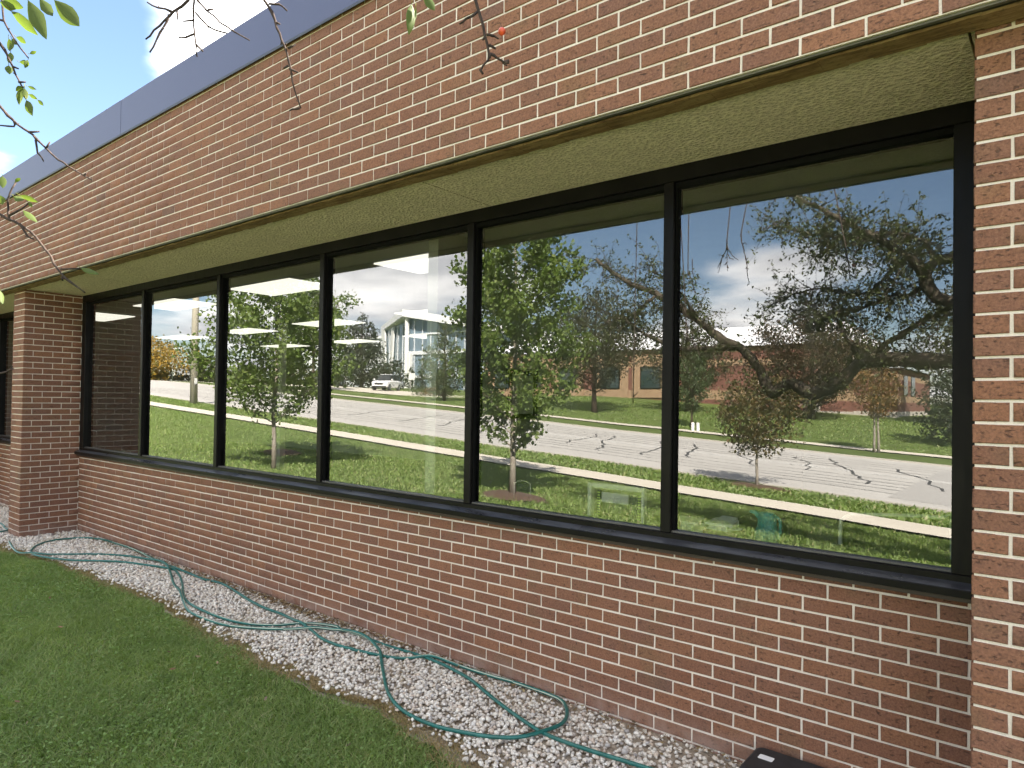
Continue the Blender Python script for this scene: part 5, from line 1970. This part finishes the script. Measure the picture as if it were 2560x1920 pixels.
# the twig tips that hang in the picture, each carried by a shoot from the limb above
ov = catmull(OVER, 0.1)
for ti, strands in enumerate(TWIGS):
    mb = MB()
    for si, s in enumerate(strands):
        P = catmull(s, 0.02) if len(s) > 2 else np.array(s, float)
        P = P + g.normal(0, 0.0012, P.shape)
        r0 = 0.0052 if si == 0 else 0.0036
        rr = np.linspace(r0, 0.0022, len(P)) * (1 + np.maximum(0, g.normal(0, 0.16, len(P))))
        mb.tube(P, rr, 6)
        # buds and spurs
        for i in range(2, len(P) - 1, max(2, int(0.05 / 0.02))):
            if g.uniform() < 0.6:
                b = g.normal(size=3)
                b /= np.linalg.norm(b)
                l = g.uniform(0.004, 0.012)
                mb.tube([P[i], P[i] + b * l], [0.0019, 0.0014], 5)
    a = np.array(strands[0][0])
    j = np.argmin(np.linalg.norm(ov - (a + np.array([0, 0, 0.8])), axis=1))
    b = ov[j]
    mid = (a + b) / 2 + np.array([0, 0, 0.12])
    nxt = np.array(strands[0][1])
    mb.tube(catmull([b, mid, a, a + (nxt - a) * 0.05], 0.06), 0.0045, 6)
    mb.build('twig', MAT['twig'], crab, True)


def leaf_blade(base, tip, width, rng):
    base, tip = np.array(base), np.array(tip)
    d = tip - base
    L = np.linalg.norm(d)
    d /= L
    view = base - CAMP
    view /= np.linalg.norm(view)
    s = np.cross(d, view)
    s /= np.linalg.norm(s)
    n = np.cross(s, d)
    yaw = rng.uniform(-0.7, 0.7)
    s2 = s * math.cos(yaw) + n * math.sin(yaw)
    n2 = np.cross(s2, d)
    w = width / 2 / max(0.5, math.cos(yaw))
    V, F = [], []
    prof = [(0.0, 0.02), (0.08, 0.35), (0.22, 0.78), (0.4, 1.0), (0.58, 0.93), (0.75, 0.66), (0.9, 0.3), (1.0, 0.02)]
    bend = rng.uniform(-0.12, 0.12)
    for t, k in prof:
        c = base + d * L * t + n2 * (bend * L * math.sin(math.pi * t))
        e = 0.92 + 0.16 * rng.random()
        V += [c - s2 * w * k * e + n2 * w * k * 0.32, c, c + s2 * w * k * e + n2 * w * k * 0.32]
    for i in range(len(prof) - 1):
        a = i * 3
        F += [(a, a + 1, a + 4, a + 3), (a + 1, a + 2, a + 5, a + 4)]
    # a stalk
    return V, F


lr = random.Random(12)
for b, t, w in LEAVES:
    V, F = leaf_blade(b, t, w, lr)
    mb = MB()
    mb.raw(V, F)
    dv = np.array(b) - np.array(t)
    mb.tube([np.array(b) + dv * 0.22 + np.array([0, 0, 0.004]), b], 0.0009, 4)
    mb.build('leaf', MAT['l_near'], crab, True)
mb = MB()
fc, fr = np.array([-0.845, -1.861, 2.642]), 0.0102
R = []
for i in range(1, 10):
    a = math.pi * i / 10
    rr = fr * math.sin(a) * (1.0 - 0.10 * math.cos(a))
    zz_ = fr * math.cos(a) * 0.95 - (0.002 if i in (1, 9) else 0)
    R.append([(fc[0] + rr * math.cos(2 * math.pi * j / 16), fc[1] + rr * math.sin(2 * math.pi * j / 16), fc[2] + zz_) for j in range(16)][::-1])
rings(mb, R)
mb.build('fruit', MAT['apple'], crab, True)
mb = MB()
mb.tube([fc - np.array([0, 0, fr * 0.93]), fc - np.array([0, 0, fr * 1.08])], [0.0022, 0.0030], 6)
mb.tube([fc + np.array([0, 0, fr * 0.8]), fc + np.array([-0.006, 0.0, 0.025]), np.array([-0.868, -1.871, 2.660])], 0.0008, 4)
mb.build('fruit_stalk', MAT['twig'], crab)

# ------------------------------------------------------------------ things on and behind the window ledge
def frame_arch(name, x0, x1, y, z0, z1, w, mat, label, cat):
    root = empty(name, ((x0 + x1) / 2, y, z0), label, cat)
    return root


eq = empty('equipment_frame', (-1.72, 0.3, 1.0), 'pale equipment frame with lime striped posts, seen dimly through the second pane from the right', 'frame')
X0, X1, Z0, Z1, YY = -1.905, -1.535, 1.0005, 1.20, 0.30
for nm, a in (('post', (X0, X0 + 0.026, Z0, Z1)), ('post', (X1 - 0.018, X1, Z0, Z1)), ('top_rail', (X0 + 0.0265, X1 - 0.0185, Z1 - 0.028, Z1))):
    mb = MB()
    mb.bbox(a[0], a[1], YY - 0.02, YY + 0.02, a[2], a[3], 0.003)
    mb.build(nm, MAT['paper'], eq)
for xq in (X0 + 0.040, X1 - 0.062):
    mb = MB()
    mb.bbox(xq, xq + 0.022, YY + 0.025, YY + 0.05, Z0, Z1 - 0.045, 0.002)
    pq = mb.build('inner_post', MAT['blackpl'], eq)
    for i in range(9):
        mb = MB()
        mb.box(xq + 0.002, xq + 0.020, YY + 0.022, YY + 0.0245, Z0 + 0.008 + i * 0.016, Z0 + 0.017 + i * 0.016)
        mb.build('lime_mark', MAT['lime'], pq)
mb = MB()
mb.bbox(X0 + 0.066, X1 - 0.125, YY + 0.03, YY + 0.045, Z1 - 0.115, Z1 - 0.055, 0.002)
mb.build('display_card', MAT['paper'], eq)
mb = MB()
mb.bbox(X1 - 0.12, X1 - 0.066, YY + 0.03, YY + 0.05, Z0, Z1 - 0.05, 0.002)
mb.build('panel', MAT['greyfab'], eq)

ch = empty('office_chair', (-2.36, 0.5, 0.12), 'rounded chair back just inside the second pane from the right', 'chair')
mb = MB()
mb.tube(catmull([(-2.63, 0.50, 0.62), (-2.63, 0.50, 1.07), (-2.62, 0.50, 1.115), (-2.55, 0.50, 1.135), (-2.50, 0.50, 1.12), (-2.49, 0.50, 1.07), (-2.49, 0.50, 0.62)], 0.02), 0.006, 6)
mb.build('back_frame', MAT['chrom2'], ch)
mb = MB()
mb.bbox(-2.62, -2.50, 0.507, 0.522, 0.72, 1.12, 0.005)
mb.build('backrest', MAT['greyfab'], ch)
mb = MB()
mb.bbox(-2.66, -2.46, 0.49, 0.85, 0.58, 0.64, 0.02)
mb.build('seat', MAT['greyfab'], ch)
for lx_, ly_ in ((-2.64, 0.52), (-2.48, 0.52), (-2.64, 0.83), (-2.48, 0.83)):
    mb = MB()
    mb.cyl(lx_, ly_, 0.121, 0.59, 0.012, 0.012, 8)
    mb.build('leg', MAT['chrom2'], ch)

ch2 = empty('office_chair', (-0.55, 0.6, 0.12), 'chair with a curved pale tube frame inside the right hand pane', 'chair')
mb = MB()
mb.tube(catmull([(-0.575, 0.50, 0.58), (-0.575, 0.50, 1.06), (-0.565, 0.50, 1.115), (-0.535, 0.50, 1.14), (-0.49, 0.50, 1.15), (-0.15, 0.50, 1.175), (-0.115, 0.50, 1.14), (-0.11, 0.50, 0.58)], 0.03), 0.009, 8)
mb.build('back_frame', MAT['paper'], ch2, True)
mb = MB()
mb.bbox(-0.60, -0.09, 0.515, 0.9, 0.52, 0.58, 0.02)
mb.build('seat', MAT['greyfab'], ch2)
for lx_, ly_ in ((-0.57, 0.53), (-0.12, 0.53), (-0.57, 0.87), (-0.12, 0.87)):
    mb = MB()
    mb.cyl(lx_, ly_, 0.121, 0.53, 0.014, 0.014, 8)
    mb.build('leg', MAT['chrom2'], ch2)

# ledge
mb = MB()
mb.bbox(XL + 0.02, XR - 0.02, 0.112, 0.45, 0.976, 1.0, 0.004)
mb.build('window_ledge', MAT['greyfab'], BLD)
jug = empty('plastic_jug', (-0.862, 0.29, 1.0), 'teal plastic jug with a spout on the ledge behind the right hand pane', 'jug')
mb = MB()
jx, jy = -0.862, 0.29
R = []
for z, r in ((1.0005, 0.058), (1.006, 0.062), (1.045, 0.060), (1.07, 0.048), (1.09, 0.046), (1.115, 0.046), (1.135, 0.040), (1.142, 0.030)):
    R.append([(jx + r * math.cos(2 * math.pi * j / 18), jy + 0.7 * r * math.sin(2 * math.pi * j / 18), z) for j in range(18)])
rings(mb, R)
mb.build('body', MAT['teal'], jug, True)
mb = MB()
mb.tube([(jx - 0.030, jy, 1.115), (jx - 0.060, jy, 1.135), (jx - 0.085, jy, 1.137)], [0.02, 0.012, 0.008], 8)
mb.build('spout', MAT['teal'], jug)
mb = MB()
mb.tube(catmull([(jx + 0.035, jy, 1.125), (jx + 0.062, jy, 1.11), (jx + 0.064, jy, 1.05), (jx + 0.055, jy, 1.02)], 0.02), 0.008, 8)
mb.build('handle', MAT['teal'], jug)
for k, (xa, ya, w, d, n, lb) in enumerate(((-1.27, 0.27, 0.16, 0.14, 5, 'untidy stack of white papers at the left of the ledge'), (-1.07, 0.27, 0.12, 0.11, 3, 'crumpled papers in a cardboard tray on the ledge'))):
    st = empty('paper_stack', (xa, ya, 1.0), lb, 'papers')
    z = 1.0005
    if k == 1:
        mb = MB()
        mb.bbox(xa - 0.085, xa + 0.085, ya - 0.075, ya + 0.075, 1.0005, 1.03, 0.004)
        mb.build('tray', MAT['card'], st)
        z = 1.0315
    rg = random.Random(8 + k)
    for i in range(n):
        mb = MB()
        an = rg.uniform(-0.5, 0.5)
        t = rg.uniform(0.006, 0.014)
        ca, sa = math.cos(an), math.sin(an)
        q = [(-w / 2, -d / 2), (w / 2, -d / 2), (w / 2, d / 2), (-w / 2, d / 2)]
        q = [(xa + a * ca - b * sa + rg.uniform(-.02, .02), ya + a * sa + b * ca + rg.uniform(-.015, .015)) for a, b in q]
        lift = rg.uniform(0.0, 0.05) if k == 1 else 0.004
        mb.raw([(*p, z) for p in q] + [(p[0], p[1], z + t + (lift if j > 1 else 0)) for j, p in enumerate(q)], [(0, 3, 2, 1), (4, 5, 6, 7), (0, 1, 5, 4), (1, 2, 6, 5), (2, 3, 7, 6), (3, 0, 4, 7)])
        mb.build('sheet', MAT['paper'], st)
        z += t + 0.001
fr_ = empty('wall_frame', (-3.19, 1.29, 1.73), 'framed picture on the partition wall, showing through the tall maple', 'picture')
mb = MB()
for a in ((-3.199, -3.17, 1.10, 1.14, 1.53, 1.93), (-3.199, -3.17, 1.45, 1.49, 1.53, 1.93), (-3.199, -3.17, 1.1402, 1.4498, 1.53, 1.57), (-3.199, -3.17, 1.1402, 1.4498, 1.89, 1.93)):
    mb.box(*a)
mb.build('frame', MAT['blackpl'], fr_)
mb = MB()
mb.box(-3.199, -3.186, 1.1403, 1.4497, 1.5701, 1.8899)
mb.build('picture', MAT['paper'], fr_)
